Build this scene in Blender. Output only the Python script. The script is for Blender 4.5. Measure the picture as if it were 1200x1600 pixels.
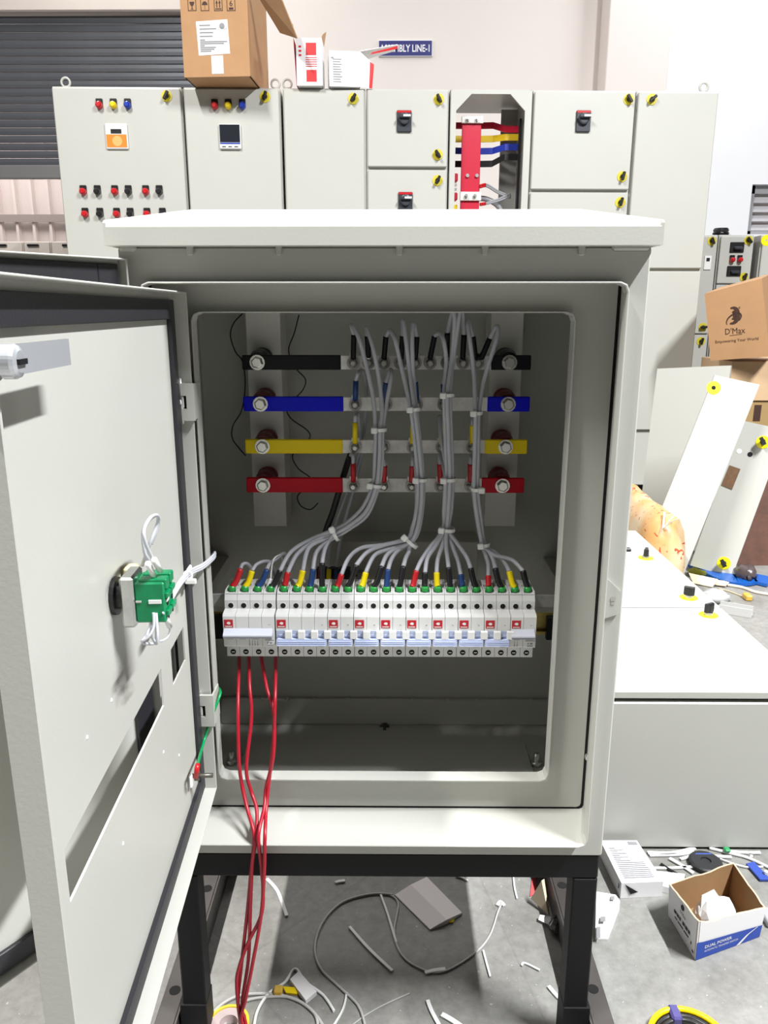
import bpy, bmesh, math, random
from mathutils import Vector, Matrix
random.seed(7)
for o in list(bpy.data.objects): bpy.data.objects.remove(o, do_unlink=True)
SC = bpy.context.scene
COL = SC.collection

# ------------------------------------------------------------------ camera
CAM_H = 1.05; FPX = 1215.0; PITCH = math.radians(14.57); YAW = math.radians(0.5)
cam_d = bpy.data.cameras.new('camera'); cam = bpy.data.objects.new('camera', cam_d); COL.objects.link(cam)
cam_d.sensor_fit = 'VERTICAL'; cam_d.sensor_height = 36.0; cam_d.lens = FPX / 1600.0 * 36.0
cam_d.clip_start = 0.02; cam_d.clip_end = 100
cam.location = (0, 0, CAM_H); cam.rotation_euler = (math.pi / 2 - PITCH, 0, YAW)
SC.camera = cam

# ------------------------------------------------------------------ world, lights, exposure
world = bpy.data.worlds.new('hall_ambient'); SC.world = world; world.use_nodes = True
bg = world.node_tree.nodes['Background']; bg.inputs[0].default_value = (1.0, 0.985, 0.97, 1); bg.inputs[1].default_value = 0.026
SC.view_settings.view_transform = 'Standard'; SC.view_settings.look = 'None'
SC.view_settings.exposure = 0.0; SC.view_settings.gamma = 1.0
SC.view_settings.use_curve_mapping = False
def strip_light(name, x, y0, y1, z, w, power, col=(1, 1, 1), aim=None):
    d = bpy.data.lights.new(name, 'AREA'); d.shape = 'RECTANGLE'; d.size = w; d.size_y = y1 - y0
    d.energy = power; d.color = col
    o = bpy.data.objects.new(name, d); COL.objects.link(o); o.location = (x, (y0 + y1) / 2, z)
    return o
# two rows of ceiling tube lights running front to back along the hall, plus an added back pair for the wall
strip_light('overhead_light_row', -1.95, -1.0, 1.0, 4.9, 0.12, 475, (1.0, 0.985, 0.96))
strip_light('overhead_light_row', 2.4, -1.0, 0.7, 4.7, 0.12, 725, (0.97, 0.985, 1.0))
strip_light('overhead_light_row', -1.95, 4.7, 6.3, 4.9, 0.12, 100, (1.0, 0.985, 0.96))  # added lamp, brightens the back wall and cabinet tops
strip_light('overhead_light_row', 2.4, 4.7, 6.3, 4.9, 0.12, 92, (0.97, 0.985, 1.0))  # right half of the added back pair, for the wall
# daylight of the yard behind the half raised shutter
yard = strip_light('yard_daylight', -4.2, 6.85, 7.85, 3.2, 4.0, 130, (1.0, 0.97, 0.95)); yard.rotation_euler = (math.radians(-25), 0, 0)

# ------------------------------------------------------------------ helpers
_Fh = Vector((-math.sin(YAW), math.cos(YAW), 0)); _R = Vector((math.cos(YAW), math.sin(YAW), 0)); _U = Vector((0, 0, 1))
_F = math.cos(PITCH) * _Fh - math.sin(PITCH) * _U; _D = -math.sin(PITCH) * _Fh - math.cos(PITCH) * _U
CAM = Vector((0, 0, CAM_H))
def ray(px, py): return _F + (px - 600) / FPX * _R + (py - 800) / FPX * _D
def PY(px, py, Y): d = ray(px, py); return CAM + d * (Y / d.y)          # point seen at a pixel, on the plane y = Y
def PZ(px, py, z=0.0): d = ray(px, py); return CAM + d * ((z - CAM_H) / d.z)   # ... on the level z
def PX(px, py, X): d = ray(px, py); return CAM + d * (X / d.x)          # ... on the plane x = X
def PN(px, py, p0, n): d = ray(px, py); return CAM + d * ((p0 - CAM).dot(n) / d.dot(n))

MAT = {}
def mat(name, col, rough=0.5, metal=0.0, spec=0.5, var=0.0, vscale=8.0, bump=0.0, bscale=200.0, coat=0.0, alpha=1.0, emit=None, trans=0.0):
    if name in MAT: return MAT[name]
    m = bpy.data.materials.new(name); m.use_nodes = True; nt = m.node_tree; b = nt.nodes['Principled BSDF']
    b.inputs['Base Color'].default_value = (*col, 1); b.inputs['Roughness'].default_value = rough
    b.inputs['Metallic'].default_value = metal; b.inputs['Specular IOR Level'].default_value = spec
    if coat: b.inputs['Coat Weight'].default_value = coat; b.inputs['Coat Roughness'].default_value = 0.15
    if alpha < 1: b.inputs['Alpha'].default_value = alpha
    if trans: b.inputs['Transmission Weight'].default_value = trans
    if emit: b.inputs['Emission Color'].default_value = (*emit[0], 1); b.inputs['Emission Strength'].default_value = emit[1]
    if var or bump:
        tc = nt.nodes.new('ShaderNodeTexCoord')
    if var:
        n = nt.nodes.new('ShaderNodeTexNoise'); n.inputs['Scale'].default_value = vscale; n.inputs['Detail'].default_value = 6; n.inputs['Roughness'].default_value = 0.65
        nt.links.new(tc.outputs['Object'], n.inputs['Vector'])
        r = nt.nodes.new('ShaderNodeValToRGB')
        r.color_ramp.elements[0].position = 0.3; r.color_ramp.elements[1].position = 0.7
        r.color_ramp.elements[0].color = (*[max(0, c * (1 - var)) for c in col], 1)
        r.color_ramp.elements[1].color = (*[min(1, c * (1 + var)) for c in col], 1)
        nt.links.new(n.outputs['Fac'], r.inputs['Fac']); nt.links.new(r.outputs['Color'], b.inputs['Base Color'])
    if bump:
        n2 = nt.nodes.new('ShaderNodeTexNoise'); n2.inputs['Scale'].default_value = bscale; n2.inputs['Detail'].default_value = 3
        nt.links.new(tc.outputs['Object'], n2.inputs['Vector'])
        bp = nt.nodes.new('ShaderNodeBump'); bp.inputs['Strength'].default_value = bump; bp.inputs['Distance'].default_value = 0.002
        nt.links.new(n2.outputs['Fac'], bp.inputs['Height']); nt.links.new(bp.outputs['Normal'], b.inputs['Normal'])
    MAT[name] = m
    return m

def cr(pts, n=8, closed=False):
    """Catmull-Rom samples through the points."""
    P = [Vector(p) for p in pts]; out = []
    N = len(P)
    if N < 3: return P
    segs = N if closed else N - 1
    for i in range(segs):
        if closed: a, b, c, d = P[(i - 1) % N], P[i], P[(i + 1) % N], P[(i + 2) % N]
        else: a, b, c, d = P[max(i - 1, 0)], P[i], P[i + 1], P[min(i + 2, N - 1)]
        for k in range(n):
            t = k / n
            out.append(0.5 * ((2 * b) + (c - a) * t + (2 * a - 5 * b + 4 * c - d) * t * t + (3 * b - a - 3 * c + d) * t ** 3))
    if not closed: out.append(P[-1])
    return out

class MB:
    """Collects shapes in world coordinates (through self.M) and links them as ONE mesh object."""
    def __init__(s, M=None): s.v = []; s.f = []; s.mi = []; s.sm = []; s.M = M or Matrix()
    def add(s, vs, fs, m=0, smooth=False):
        o = len(s.v); s.v += [s.M @ Vector(p) for p in vs]
        flip = s.M.to_3x3().determinant() < 0
        for f in fs:
            q = [o + i for i in f]
            s.f.append(q[::-1] if flip else q); s.mi.append(m); s.sm.append(smooth)
        return s
    def box(s, x0, x1, y0, y1, z0, z1, c=0.0, m=0):
        x0, x1 = min(x0, x1), max(x0, x1); y0, y1 = min(y0, y1), max(y0, y1); z0, z1 = min(z0, z1), max(z0, z1)
        if c <= 0:
            vs = [(x, y, z) for x in (x0, x1) for y in (y0, y1) for z in (z0, z1)]
            return s.add(vs, [(0, 1, 3, 2), (4, 6, 7, 5), (0, 4, 5, 1), (2, 3, 7, 6), (0, 2, 6, 4), (1, 5, 7, 3)], m)
        lo = (x0, y0, z0); hi = (x1, y1, z1); vs = []; idx = {}
        for sx in (0, 1):
            for sy in (0, 1):
                for sz in (0, 1):
                    S = (sx, sy, sz)
                    for ax in range(3):
                        p = []
                        for k in range(3):
                            e = hi[k] if S[k] else lo[k]
                            p.append(e if k == ax else (e - c if S[k] else e + c))
                        idx[(S, ax)] = len(vs); vs.append(tuple(p))
        fs = []
        cen = Vector(((x0 + x1) / 2, (y0 + y1) / 2, (z0 + z1) / 2))
        def face(l):
            ps = [Vector(vs[i]) for i in l]; n = (ps[1] - ps[0]).cross(ps[2] - ps[0]); mid = sum(ps, Vector()) / len(ps)
            fs.append(l if n.dot(mid - cen) > 0 else l[::-1])
        for ax in range(3):
            a, b = [k for k in range(3) if k != ax]
            for sd in (0, 1):
                l = []
                for (u, w) in ((0, 0), (1, 0), (1, 1), (0, 1)):
                    S = [0, 0, 0]; S[ax] = sd; S[a] = u; S[b] = w; l.append(idx[(tuple(S), ax)])
                face(l)
            for u in (0, 1):
                for w in (0, 1):
                    S0 = [0, 0, 0]; S0[a] = u; S0[b] = w; S1 = list(S0); S1[ax] = 1; S0 = tuple(S0); S1 = tuple(S1)
                    face([idx[(S0, a)], idx[(S1, a)], idx[(S1, b)], idx[(S0, b)]])
        for sx in (0, 1):
            for sy in (0, 1):
                for sz in (0, 1):
                    S = (sx, sy, sz); face([idx[(S, 0)], idx[(S, 1)], idx[(S, 2)]])
        return s.add(vs, fs, m)
    def prism(s, poly, p0, u, w, ext, m=0, smooth=False):
        """2-D polygon in the (u, w) axes at p0, extruded by the vector ext."""
        p0 = Vector(p0); u = Vector(u); w = Vector(w); ext = Vector(ext); n = len(poly)
        a = [p0 + u * x + w * y for x, y in poly]; b = [p + ext for p in a]
        area = sum(poly[i][0] * poly[(i + 1) % n][1] - poly[(i + 1) % n][0] * poly[i][1] for i in range(n))
        ccw = (area > 0) == (u.cross(w).dot(ext) < 0)
        fs = [tuple(range(n)), tuple(range(2 * n - 1, n - 1, -1))]
        fs += [(i, n + i, n + (i + 1) % n, (i + 1) % n) for i in range(n)]
        if not ccw: fs = [f[::-1] for f in fs]
        s.add(a + b, fs[:2], m); o = len(s.v) - 2 * n
        for f in fs[2:]: s.f.append([o + i for i in f]); s.mi.append(m); s.sm.append(smooth)
        return s
    def slab(s, c, t, m=0):
        """Four corners (counter-clockwise seen from the front), thickness t backwards."""
        c = [Vector(p) for p in c]; n = (c[1] - c[0]).cross(c[3] - c[0]).normalized()
        b = [p - n * t for p in c]
        return s.add(c + b, [(0, 1, 2, 3), (7, 6, 5, 4)] + [(i, 4 + i, 4 + (i + 1) % 4, (i + 1) % 4) for i in range(4)], m)
    def tube(s, pts, r, n=8, m=0, caps=True, closed=False, flat=None):
        P = [Vector(p) for p in pts]; N = len(P)
        R = r if isinstance(r, (list, tuple)) else [r] * N
        T = []
        for i in range(N):
            a = P[(i - 1) % N] if (closed or i > 0) else P[i]; b = P[(i + 1) % N] if (closed or i < N - 1) else P[i]
            d = b - a; T.append(d.normalized() if d.length > 1e-9 else Vector((0, 0, 1)))
        up = Vector((0, 0, 1)) if abs(T[0].z) < 0.9 else Vector((1, 0, 0))
        A = T[0].cross(up).normalized(); vs = []
        for i in range(N):
            A = (A - T[i] * A.dot(T[i])); A = A.normalized() if A.length > 1e-6 else T[i].orthogonal().normalized()
            B = T[i].cross(A)
            for k in range(n):
                t = 2 * math.pi * k / n
                vs.append(P[i] + (A * math.cos(t) + B * math.sin(t) * (flat or 1)) * R[i])
        fs = []
        for i in range(N if closed else N - 1):
            j = (i + 1) % N
            for k in range(n): fs.append((i * n + k, i * n + (k + 1) % n, j * n + (k + 1) % n, j * n + k))
        s.add(vs, fs, m, True)
        if caps and not closed:
            o = len(s.v) - len(vs)
            for q in ([o + k for k in range(n)][::-1], [o + (N - 1) * n + k for k in range(n)]):
                s.f.append(q); s.mi.append(m); s.sm.append(False)
        return s
    def cyl(s, p0, p1, r, n=12, m=0, r1=None): return s.tube([p0, p1], [r, r if r1 is None else r1], n, m)
    def disc_stack(s, p, ax, prof, n=14, m=0):
        """Turned shape: prof = [(distance along ax, radius), ...]."""
        p = Vector(p); ax = Vector(ax).normalized(); a = ax.orthogonal().normalized(); b = ax.cross(a); vs = []
        for d, r in prof:
            for k in range(n):
                t = 2 * math.pi * k / n; vs.append(p + ax * d + (a * math.cos(t) + b * math.sin(t)) * r)
        fs = [(i * n + k, i * n + (k + 1) % n, (i + 1) * n + (k + 1) % n, (i + 1) * n + k) for i in range(len(prof) - 1) for k in range(n)]
        fs.append(tuple(range(n))[::-1]); fs.append(tuple((len(prof) - 1) * n + k for k in range(n)))
        return s.add(vs, fs, m)
    def ring(s, p, ax, r_in, r_out, t, n=24, m=0):
        p = Vector(p); ax = Vector(ax).normalized(); a = ax.orthogonal().normalized(); b = ax.cross(a); vs = []
        for (d, r) in ((0, r_in), (0, r_out), (t, r_out), (t, r_in)):
            for k in range(n):
                q = 2 * math.pi * k / n; vs.append(p + ax * d + (a * math.cos(q) + b * math.sin(q)) * r)
        fs = [(i * n + k, ((i + 1) % 4) * n + k, ((i + 1) % 4) * n + (k + 1) % n, i * n + (k + 1) % n)[::-1] for i in range(4) for k in range(n)]
        return s.add(vs, fs, m)
    def torus(s, p, ax, R, r, n=24, k=8, m=0):
        p = Vector(p); ax = Vector(ax).normalized(); a = ax.orthogonal().normalized(); b = ax.cross(a)
        return s.tube([p + (a * math.cos(2 * math.pi * i / n) + b * math.sin(2 * math.pi * i / n)) * R for i in range(n)], r, k, m, closed=True)
    def text(s, txt, p, u, w, h, m=0, align='CENTER', sx=1.0, lift=0.0, bold=0.0):
        """Flat lettering: baseline starts at p, runs along u, up along w, letter height h."""
        cu = bpy.data.curves.new('t', 'FONT'); cu.body = txt; cu.size = 1.0; cu.align_x = align; cu.resolution_u = 2; cu.offset = bold
        ob = bpy.data.objects.new('t', cu); COL.objects.link(ob)
        dg = bpy.context.evaluated_depsgraph_get(); me = ob.evaluated_get(dg).to_mesh()
        u = Vector(u).normalized(); w = Vector(w).normalized(); n = u.cross(w)
        k = h / 0.7
        vs = [Vector(p) + u * (q.co.x * k * sx) + w * (q.co.y * k) + n * lift for q in me.vertices]; fs = [tuple(q.vertices) for q in me.polygons]
        s.add(vs, fs, m)
        ob.evaluated_get(dg).to_mesh_clear(); bpy.data.objects.remove(ob); bpy.data.curves.remove(cu)
        return s
    def bounds(s):
        return (Vector([min(p[i] for p in s.v) for i in range(3)]), Vector([max(p[i] for p in s.v) for i in range(3)]))
    def build(s, name, mats, parent=None, label=None, cat=None, group=None, kind=None, fix=True):
        me = bpy.data.meshes.new(name)
        if parent is not None: org = WL(parent)
        else:
            lo, hi = s.bounds(); org = Vector(((lo.x + hi.x) / 2, (lo.y + hi.y) / 2, lo.z))
        me.from_pydata([p - org for p in s.v], [], s.f)
        for mm in (mats if isinstance(mats, (list, tuple)) else [mats]): me.materials.append(mm)
        me.polygons.foreach_set('material_index', s.mi); me.polygons.foreach_set('use_smooth', s.sm)
        me.update()
        o = bpy.data.objects.new(name, me); COL.objects.link(o)
        if parent is not None: o.parent = parent
        else: o.location = org
        tag(o, label, cat, group, kind)
        return o

def WL(o):
    p = Vector(o.location)
    while o.parent: o = o.parent; p = p + Vector(o.location)
    return p
def tag(o, label=None, cat=None, group=None, kind=None):
    if label: o['label'] = label
    if cat: o['category'] = cat
    if group: o['group'] = group
    if kind: o['kind'] = kind
    return o
def thing(name, loc, label, cat, group=None):
    o = bpy.data.objects.new(name, None); COL.objects.link(o); o.location = Vector(loc); o.empty_display_size = 0.02
    return tag(o, label, cat, group)
def copy_at(src, parent, world_loc, name=None):
    """A copy of one part (shared mesh) with its origin at world_loc."""
    c = src.copy(); COL.objects.link(c); c.parent = parent
    c.location = Vector(world_loc) - (WL(parent) if parent else Vector())
    return c

# ------------------------------------------------------------------ materials
M_PAINT = mat('pebble_grey_powder_coat', (0.475, 0.475, 0.437), 0.42, var=0.02, vscale=3, bump=0.05, bscale=350)
M_PAINT_IN = M_PAINT
M_BLACKP = mat('black_paint', (0.005, 0.005, 0.006), 0.55, spec=0.25, bump=0.08, bscale=300)
M_GASKET = mat('black_foam_gasket', (0.018, 0.018, 0.022), 0.5, bump=0.15, bscale=500)
M_STEEL = mat('zinc_steel', (0.62, 0.62, 0.60), 0.32, metal=1.0, var=0.12, vscale=60)
M_CHROME = mat('polished_chrome', (0.62, 0.64, 0.68), 0.22, metal=0.55)
M_ALU = mat('tinned_busbar_aluminium', (0.74, 0.72, 0.69), 0.38, metal=0.1, var=0.22, vscale=38)
M_BLACK = mat('black_plastic', (0.010, 0.010, 0.011), 0.35)
M_HOLE = mat('dark_hole', (0.004, 0.004, 0.004), 0.9)
M_WHITEPL = mat('white_plastic', (0.78, 0.78, 0.77), 0.38)
M_RED = mat('red_plastic', (0.50, 0.006, 0.012), 0.35)
M_YEL = mat('yellow_plastic', (0.80, 0.58, 0.0), 0.35)
M_BLU = mat('blue_plastic', (0.004, 0.03, 0.35), 0.35)
M_GREEN = mat('green_plastic', (0.02, 0.28, 0.09), 0.4)
M_CARD = mat('brown_cardboard', (0.43, 0.24, 0.115), 0.8, var=0.05, vscale=12)
M_CARD_IN = mat('inner_cardboard', (0.30, 0.17, 0.075), 0.85, var=0.08, vscale=20)
M_PAPER = mat('white_paper', (0.80, 0.79, 0.80), 0.6)
M_INK = mat('black_print', (0.02, 0.02, 0.022), 0.6)
M_GREYINK = mat('grey_print', (0.25, 0.25, 0.26), 0.6)
# ------------------------------------------------------------------ the hall
def floor_material():
    m = bpy.data.materials.new('worn_concrete_floor'); m.use_nodes = True; nt = m.node_tree; b = nt.nodes['Principled BSDF']
    N = nt.nodes.new; L = nt.links.new
    tc = N('ShaderNodeTexCoord')
    def noise(sc, det=8, r=0.6):
        n = N('ShaderNodeTexNoise'); n.inputs['Scale'].default_value = sc; n.inputs['Detail'].default_value = det; n.inputs['Roughness'].default_value = r
        L(tc.outputs['Object'], n.inputs['Vector']); return n
    def ramp(n, p0, c0, p1, c1):
        r = N('ShaderNodeValToRGB'); r.color_ramp.elements[0].position = p0; r.color_ramp.elements[1].position = p1
        r.color_ramp.elements[0].color = (*c0, 1); r.color_ramp.elements[1].color = (*c1, 1); L(n.outputs['Fac'], r.inputs['Fac']); return r
    a = ramp(noise(4.5), 0.3, (0.195, 0.19, 0.173), 0.72, (0.315, 0.31, 0.292))
    c = ramp(noise(55, 6, 0.7), 0.35, (0.78, 0.78, 0.78), 0.7, (1.08, 1.08, 1.08))
    mx = N('ShaderNodeMixRGB'); mx.blend_type = 'MULTIPLY'; mx.inputs[0].default_value = 1; L(a.outputs[0], mx.inputs[1]); L(c.outputs[0], mx.inputs[2])
    st = ramp(noise(1.7, 5, 0.55), 0.60, (1, 1, 1), 0.75, (0.78, 0.70, 0.60))
    m2 = N('ShaderNodeMixRGB'); m2.blend_type = 'MULTIPLY'; m2.inputs[0].default_value = 0.7; L(mx.outputs[0], m2.inputs[1]); L(st.outputs[0], m2.inputs[2])
    vo = N('ShaderNodeTexVoronoi'); vo.feature = 'DISTANCE_TO_EDGE'; vo.inputs['Scale'].default_value = 2.3; vo.inputs['Randomness'].default_value = 1.0
    L(tc.outputs['Object'], vo.inputs['Vector'])
    rr = N('ShaderNodeValToRGB'); rr.color_ramp.elements[0].position = 0.0; rr.color_ramp.elements[1].position = 0.006
    rr.color_ramp.elements[0].color = (0.62, 0.60, 0.56, 1); rr.color_ramp.elements[1].color = (1, 1, 1, 1); L(vo.outputs['Distance'], rr.inputs['Fac'])
    m3 = N('ShaderNodeMixRGB'); m3.blend_type = 'MULTIPLY'; m3.inputs[0].default_value = 0.35; L(m2.outputs[0], m3.inputs[1]); L(rr.outputs[0], m3.inputs[2])
    # pale specks of dust and paint
    sp = ramp(noise(160, 2, 0.5), 0.70, (0, 0, 0), 0.76, (1, 1, 1))
    m4 = N('ShaderNodeMixRGB'); m4.blend_type = 'MIX'; L(sp.outputs[0], m4.inputs[0]); L(m3.outputs[0], m4.inputs[1]); m4.inputs[2].default_value = (0.5, 0.49, 0.47, 1)
    L(m4.outputs[0], b.inputs['Base Color'])
    rg = ramp(noise(9), 0.3, (0.42, 0.42, 0.42), 0.7, (0.62, 0.62, 0.62)); L(rg.outputs[0], b.inputs['Roughness'])
    bp = N('ShaderNodeBump'); bp.inputs['Strength'].default_value = 0.12; bp.inputs['Distance'].default_value = 0.003
    L(noise(70, 4).outputs['Fac'], bp.inputs['Height']); L(bp.outputs['Normal'], b.inputs['Normal'])
    return m
M_FLOOR = floor_material()
MB().add([(-9, -6, 0), (9, -6, 0), (9, 12, 0), (-9, 12, 0)], [(0, 1, 2, 3)]).build('floor', M_FLOOR, kind='structure', label='worn grey concrete floor of the workshop')
M_WALL = mat('cream_pink_wall_paint', (0.80, 0.735, 0.70), 0.85, var=0.02, vscale=1.5)
M_WALLR = mat('white_wall_paint', (0.84, 0.84, 0.865), 0.85, var=0.015, vscale=1.5)
M_BEIGE = mat('beige_lintel_paint', (0.56, 0.50, 0.46), 0.8, var=0.03, vscale=3)
WY = 6.6                                           # back wall plane
sh_l = PY(-60, 22, WY).x; sh_r = PY(300, 22, WY).x; sh_t = PY(100, 22, WY).z; sh_b = PY(60, 279, WY).z
MB().box(-9, sh_r, WY, WY + 0.2, sh_t + 0.16, 5.2).build('wall_upper', M_WALL, kind='structure', label='cream painted wall above the roller shutter')
w = MB(); w.box(sh_r + 0.01, 4.9, WY, WY + 0.2, 0, 5.2)
w.build('wall_back', M_WALL, kind='structure', label='cream painted back wall with the blue sign')
MB().box(-9, sh_r, WY - 0.06, WY + 0.14, sh_t, sh_t + 0.16, 0.01).build('trim_1', M_BEIGE, kind='structure', label='beige lintel above the roller shutter')
# the pier and the white wall on the right
pl = PY(950, 60, WY - 0.25).x; p_r = PY(1048, 60, WY - 0.25).x
MB().box(pl, p_r, WY - 0.25, WY, 0, 5.2, 0.006).build('wall_pier', M_WALL, kind='structure', label='flat cream wall pier right of the sign')
win = [PY(1176, 288, WY - 0.12).x, PY(1176, 288, WY - 0.12).z, PY(1176, 366, WY - 0.12).z]
w = MB(); wx1 = win[0] + 1.0
w.box(p_r, win[0], WY - 0.12, WY + 0.12, 0, 5.2); w.box(win[0], wx1, WY - 0.12, WY + 0.12, 0, win[2]); w.box(win[0], wx1, WY - 0.12, WY + 0.12, win[1], 5.2); w.box(wx1, 9, WY - 0.12, WY + 0.12, 0, 5.2)
w.build('wall_right', M_WALLR, kind='structure', label='plain white wall on the right')
# louvred window in it
M_WINF = mat('window_frame_grey', (0.35, 0.35, 0.37), 0.5); M_WINB = mat('window_louvre_glass', (0.62, 0.60, 0.62), 0.3)
wn = MB(); x0, z1, z0 = win[0], win[1], win[2]; yy = WY - 0.06
wn.box(x0, x0 + 0.05, yy, yy + 0.08, z0, z1); wn.box(wx1 - 0.05, wx1, yy, yy + 0.08, z0, z1); wn.box(x0, wx1, yy, yy + 0.08, z1 - 0.06, z1); wn.box(x0, wx1, yy, yy + 0.08, z0, z0 + 0.03)
wo = wn.build('window_1', M_WINF, kind='structure', label='grey framed louvred window in the white wall')
nb = 4
for i in range(nb):
    zc = z0 + 0.03 + (i + 0.5) * (z1 - z0 - 0.09) / nb; hh = (z1 - z0 - 0.09) / nb
    lm = MB(); lm.slab([(x0 + 0.05, yy, zc - hh * 0.42), (wx1 - 0.05, yy, zc - hh * 0.42), (wx1 - 0.05, yy + 0.05, zc + hh * 0.32), (x0 + 0.05, yy + 0.05, zc + hh * 0.32)], 0.006)
    lm.build('louvre_blade', M_WINB, wo)
MB().box(x0, wx1, yy + 0.15, yy + 0.16, z0, z1).build('pane', mat('frosted_pane', (0.70, 0.68, 0.70), 0.4), wo)

# roller shutter, every slat a piece
M_SLAT = mat('grey_shutter_slat', (0.120, 0.125, 0.140), 0.33, metal=0.3, var=0.06, vscale=4)
sh = thing('roller_shutter', ((sh_l + sh_r) / 2, WY, 0), 'half raised dark grey roller shutter in the back wall', 'shutter')
ns = 19; bar_h = 0.10; ph = (sh_t - sh_b - bar_h) / ns; first = None
for i in range(ns):
    z = sh_b + bar_h + i * ph
    if first is None:
        pr = [(0, 0), (-0.005, 0.04 * ph), (-0.0075, 0.45 * ph), (-0.006, 0.88 * ph), (-0.001, 0.93 * ph), (0.008, 0.935 * ph), (0.008, 0)]
        first = MB().prism(pr, (sh_l - 1.5, WY + 0.03, z), (0, 1, 0), (0, 0, 1), (sh_r - sh_l + 1.5, 0, 0)).build('slat', M_SLAT, sh)
    else:
        c = first.copy(); COL.objects.link(c); c.parent = sh; c.location = Vector(first.location) + Vector((0, 0, i * ph))
MB().box(sh_l - 1.5, sh_r, WY + 0.0, WY + 0.05, sh_b, sh_b + bar_h, 0.006).build('bottom_bar', mat('shutter_bar', (0.21, 0.205, 0.205), 0.45, metal=0.2), sh)
# ribbed sheet seen below the shutter
M_SHEET = mat('pale_pink_ribbed_sheet', (0.72, 0.63, 0.60), 0.5, var=0.04, vscale=2)
sy = 8.2; rb = thing('ribbed_sheet_wall', (-3.6, sy, 0), 'pale ribbed metal sheeting seen under the shutter', 'metal sheet')
xa = -9.0; xb = PY(240, 330, sy).x; pitch = 0.166
m = MB(); pts = []; x = xa
while x < xb: pts += [(x, 0), (x + pitch * 0.68, 0), (x + pitch * 0.76, -0.045), (x + pitch * 0.92, -0.045)]; x += pitch
vs = []; 
for (a, b) in pts: vs += [(a, sy + b, 0), (a, sy + b, 3.0)]
m.add(vs, [(2 * i, 2 * i + 2, 2 * i + 3, 2 * i + 1) for i in range(len(pts) - 1)]); m.build('ribbed_panel', M_SHEET, rb)
zr = PY(50, 342, sy).z
MB().box(xa, xb, sy - 0.06, sy - 0.046, zr - 0.035, zr + 0.035).build('rail', mat('sheet_rail', (0.33, 0.28, 0.26), 0.6), rb)
# low row of cabinets beyond the shutter
ly = 5.7; tz = PY(50, 377, ly).z
lx = [PY(v, 380, ly).x for v in (-70, -20, 35, 78, 150)]
M_LOW = mat('beige_cabinet_paint', (0.62, 0.55, 0.50), 0.5)
lab = ['beige low cabinet behind the door at the photo edge', 'leftmost beige low cabinet top visible beyond the shutter', 'middle beige low cabinet top with black handle mark', 'beige low cabinet beside the first tall grey cabinet']
for i in range(4):
    t = thing('low_cabinet', ((lx[i] + lx[i + 1]) / 2, ly + 0.2, 0), lab[i], 'cabinet', 'low beige cabinets far left')
    MB().box(lx[i] + 0.004, lx[i + 1] - 0.004, ly + 0.02, ly + 0.40, 0, tz, 0.004).build('body', M_LOW, t)
    MB().box(lx[i] + 0.008, lx[i + 1] - 0.008, ly, ly + 0.02, 0.1, tz - 0.004, 0.004).build('door', M_LOW, t)
    cx = lx[i] * 0.6 + lx[i + 1] * 0.4
    MB().box(cx - 0.04, cx + 0.04, ly - 0.02, ly, tz - 0.035, tz - 0.02, 0.003).build('handle', M_BLACK, t)

# sign on the wall
sg = thing('wall_sign', (PY(640, 76, WY).x, WY, PY(640, 89, WY).z), 'dark blue assembly line sign with white letters on the wall', 'sign')
a = PY(676, 63, WY); b = PY(676, 89, WY); sl = PY(591, 76, WY).x; sh_ = a.z - b.z
MB().box(sl, a.x, WY - 0.012, WY - 0.001, b.z, a.z, 0.002).build('plate', mat('sign_white_edge', (0.75, 0.75, 0.8), 0.4), sg)
MB().box(sl + 0.006, a.x - 0.006, WY - 0.0135, WY - 0.012, b.z + 0.006, a.z - 0.006).build('blue_face', mat('sign_blue', (0.012, 0.014, 0.17), 0.35), sg)
MB().text('ASSEMBLY LINE-1', ((sl + a.x) / 2, WY - 0.0142, b.z + sh_ * 0.29), (1, 0, 0), (0, 0, 1), sh_ * 0.42, sx=0.74, bold=0.02).build('lettering', mat('sign_white', (0.85, 0.85, 0.88), 0.4), sg)

# ------------------------------------------------------------------ row of tall cabinets behind
A = PZ(80, 135, 2.1); B = PZ(1123, 143, 2.1); ru = (B - A).normalized(); rn = Vector((ru.y, -ru.x, 0))   # rn faces the camera
RM = Matrix(((ru.x, -rn.x, 0, A.x), (ru.y, -rn.y, 0, A.y), (0, 0, 1, 0), (0, 0, 0, 1)))
RMi = RM.inverted()
def RL(px, py): return RMi @ PN(px, py, A, rn)        # local (along, 0, height) on the door plane
def rs(px, py=139): return RL(px, py).x
M_YRING = mat('yellow_lock_ring', (0.62, 0.52, 0.03), 0.4)
CD = 0.42
def knob(px, py, parent, L=RL, MM=RM, s=1.0, ang=0.0, y=-0.02):
    p = L(px, py); m = MB(MM); c = Vector((p.x, y, p.z))
    m.ring(c + Vector((0, 0.0, 0)), (0, -1, 0), 0.010 * s, 0.026 * s, 0.003, 20, 0)
    m.disc_stack(c, (0, -1, 0), [(0, 0.0115 * s), (0.012, 0.0115 * s), (0.014, 0.009 * s)], 12, 1)
    R = Matrix.Translation(c) @ Matrix.Rotation(ang, 4, 'Y'); M0 = m.M; m.M = M0 @ R
    m.box(-0.007 * s, 0.007 * s, -0.030, -0.012, -0.021 * s, 0.021 * s, 0.003, 1); m.M = M0
    return m.build('knob_lock', [M_YRING, M_BLACK], parent)
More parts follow.
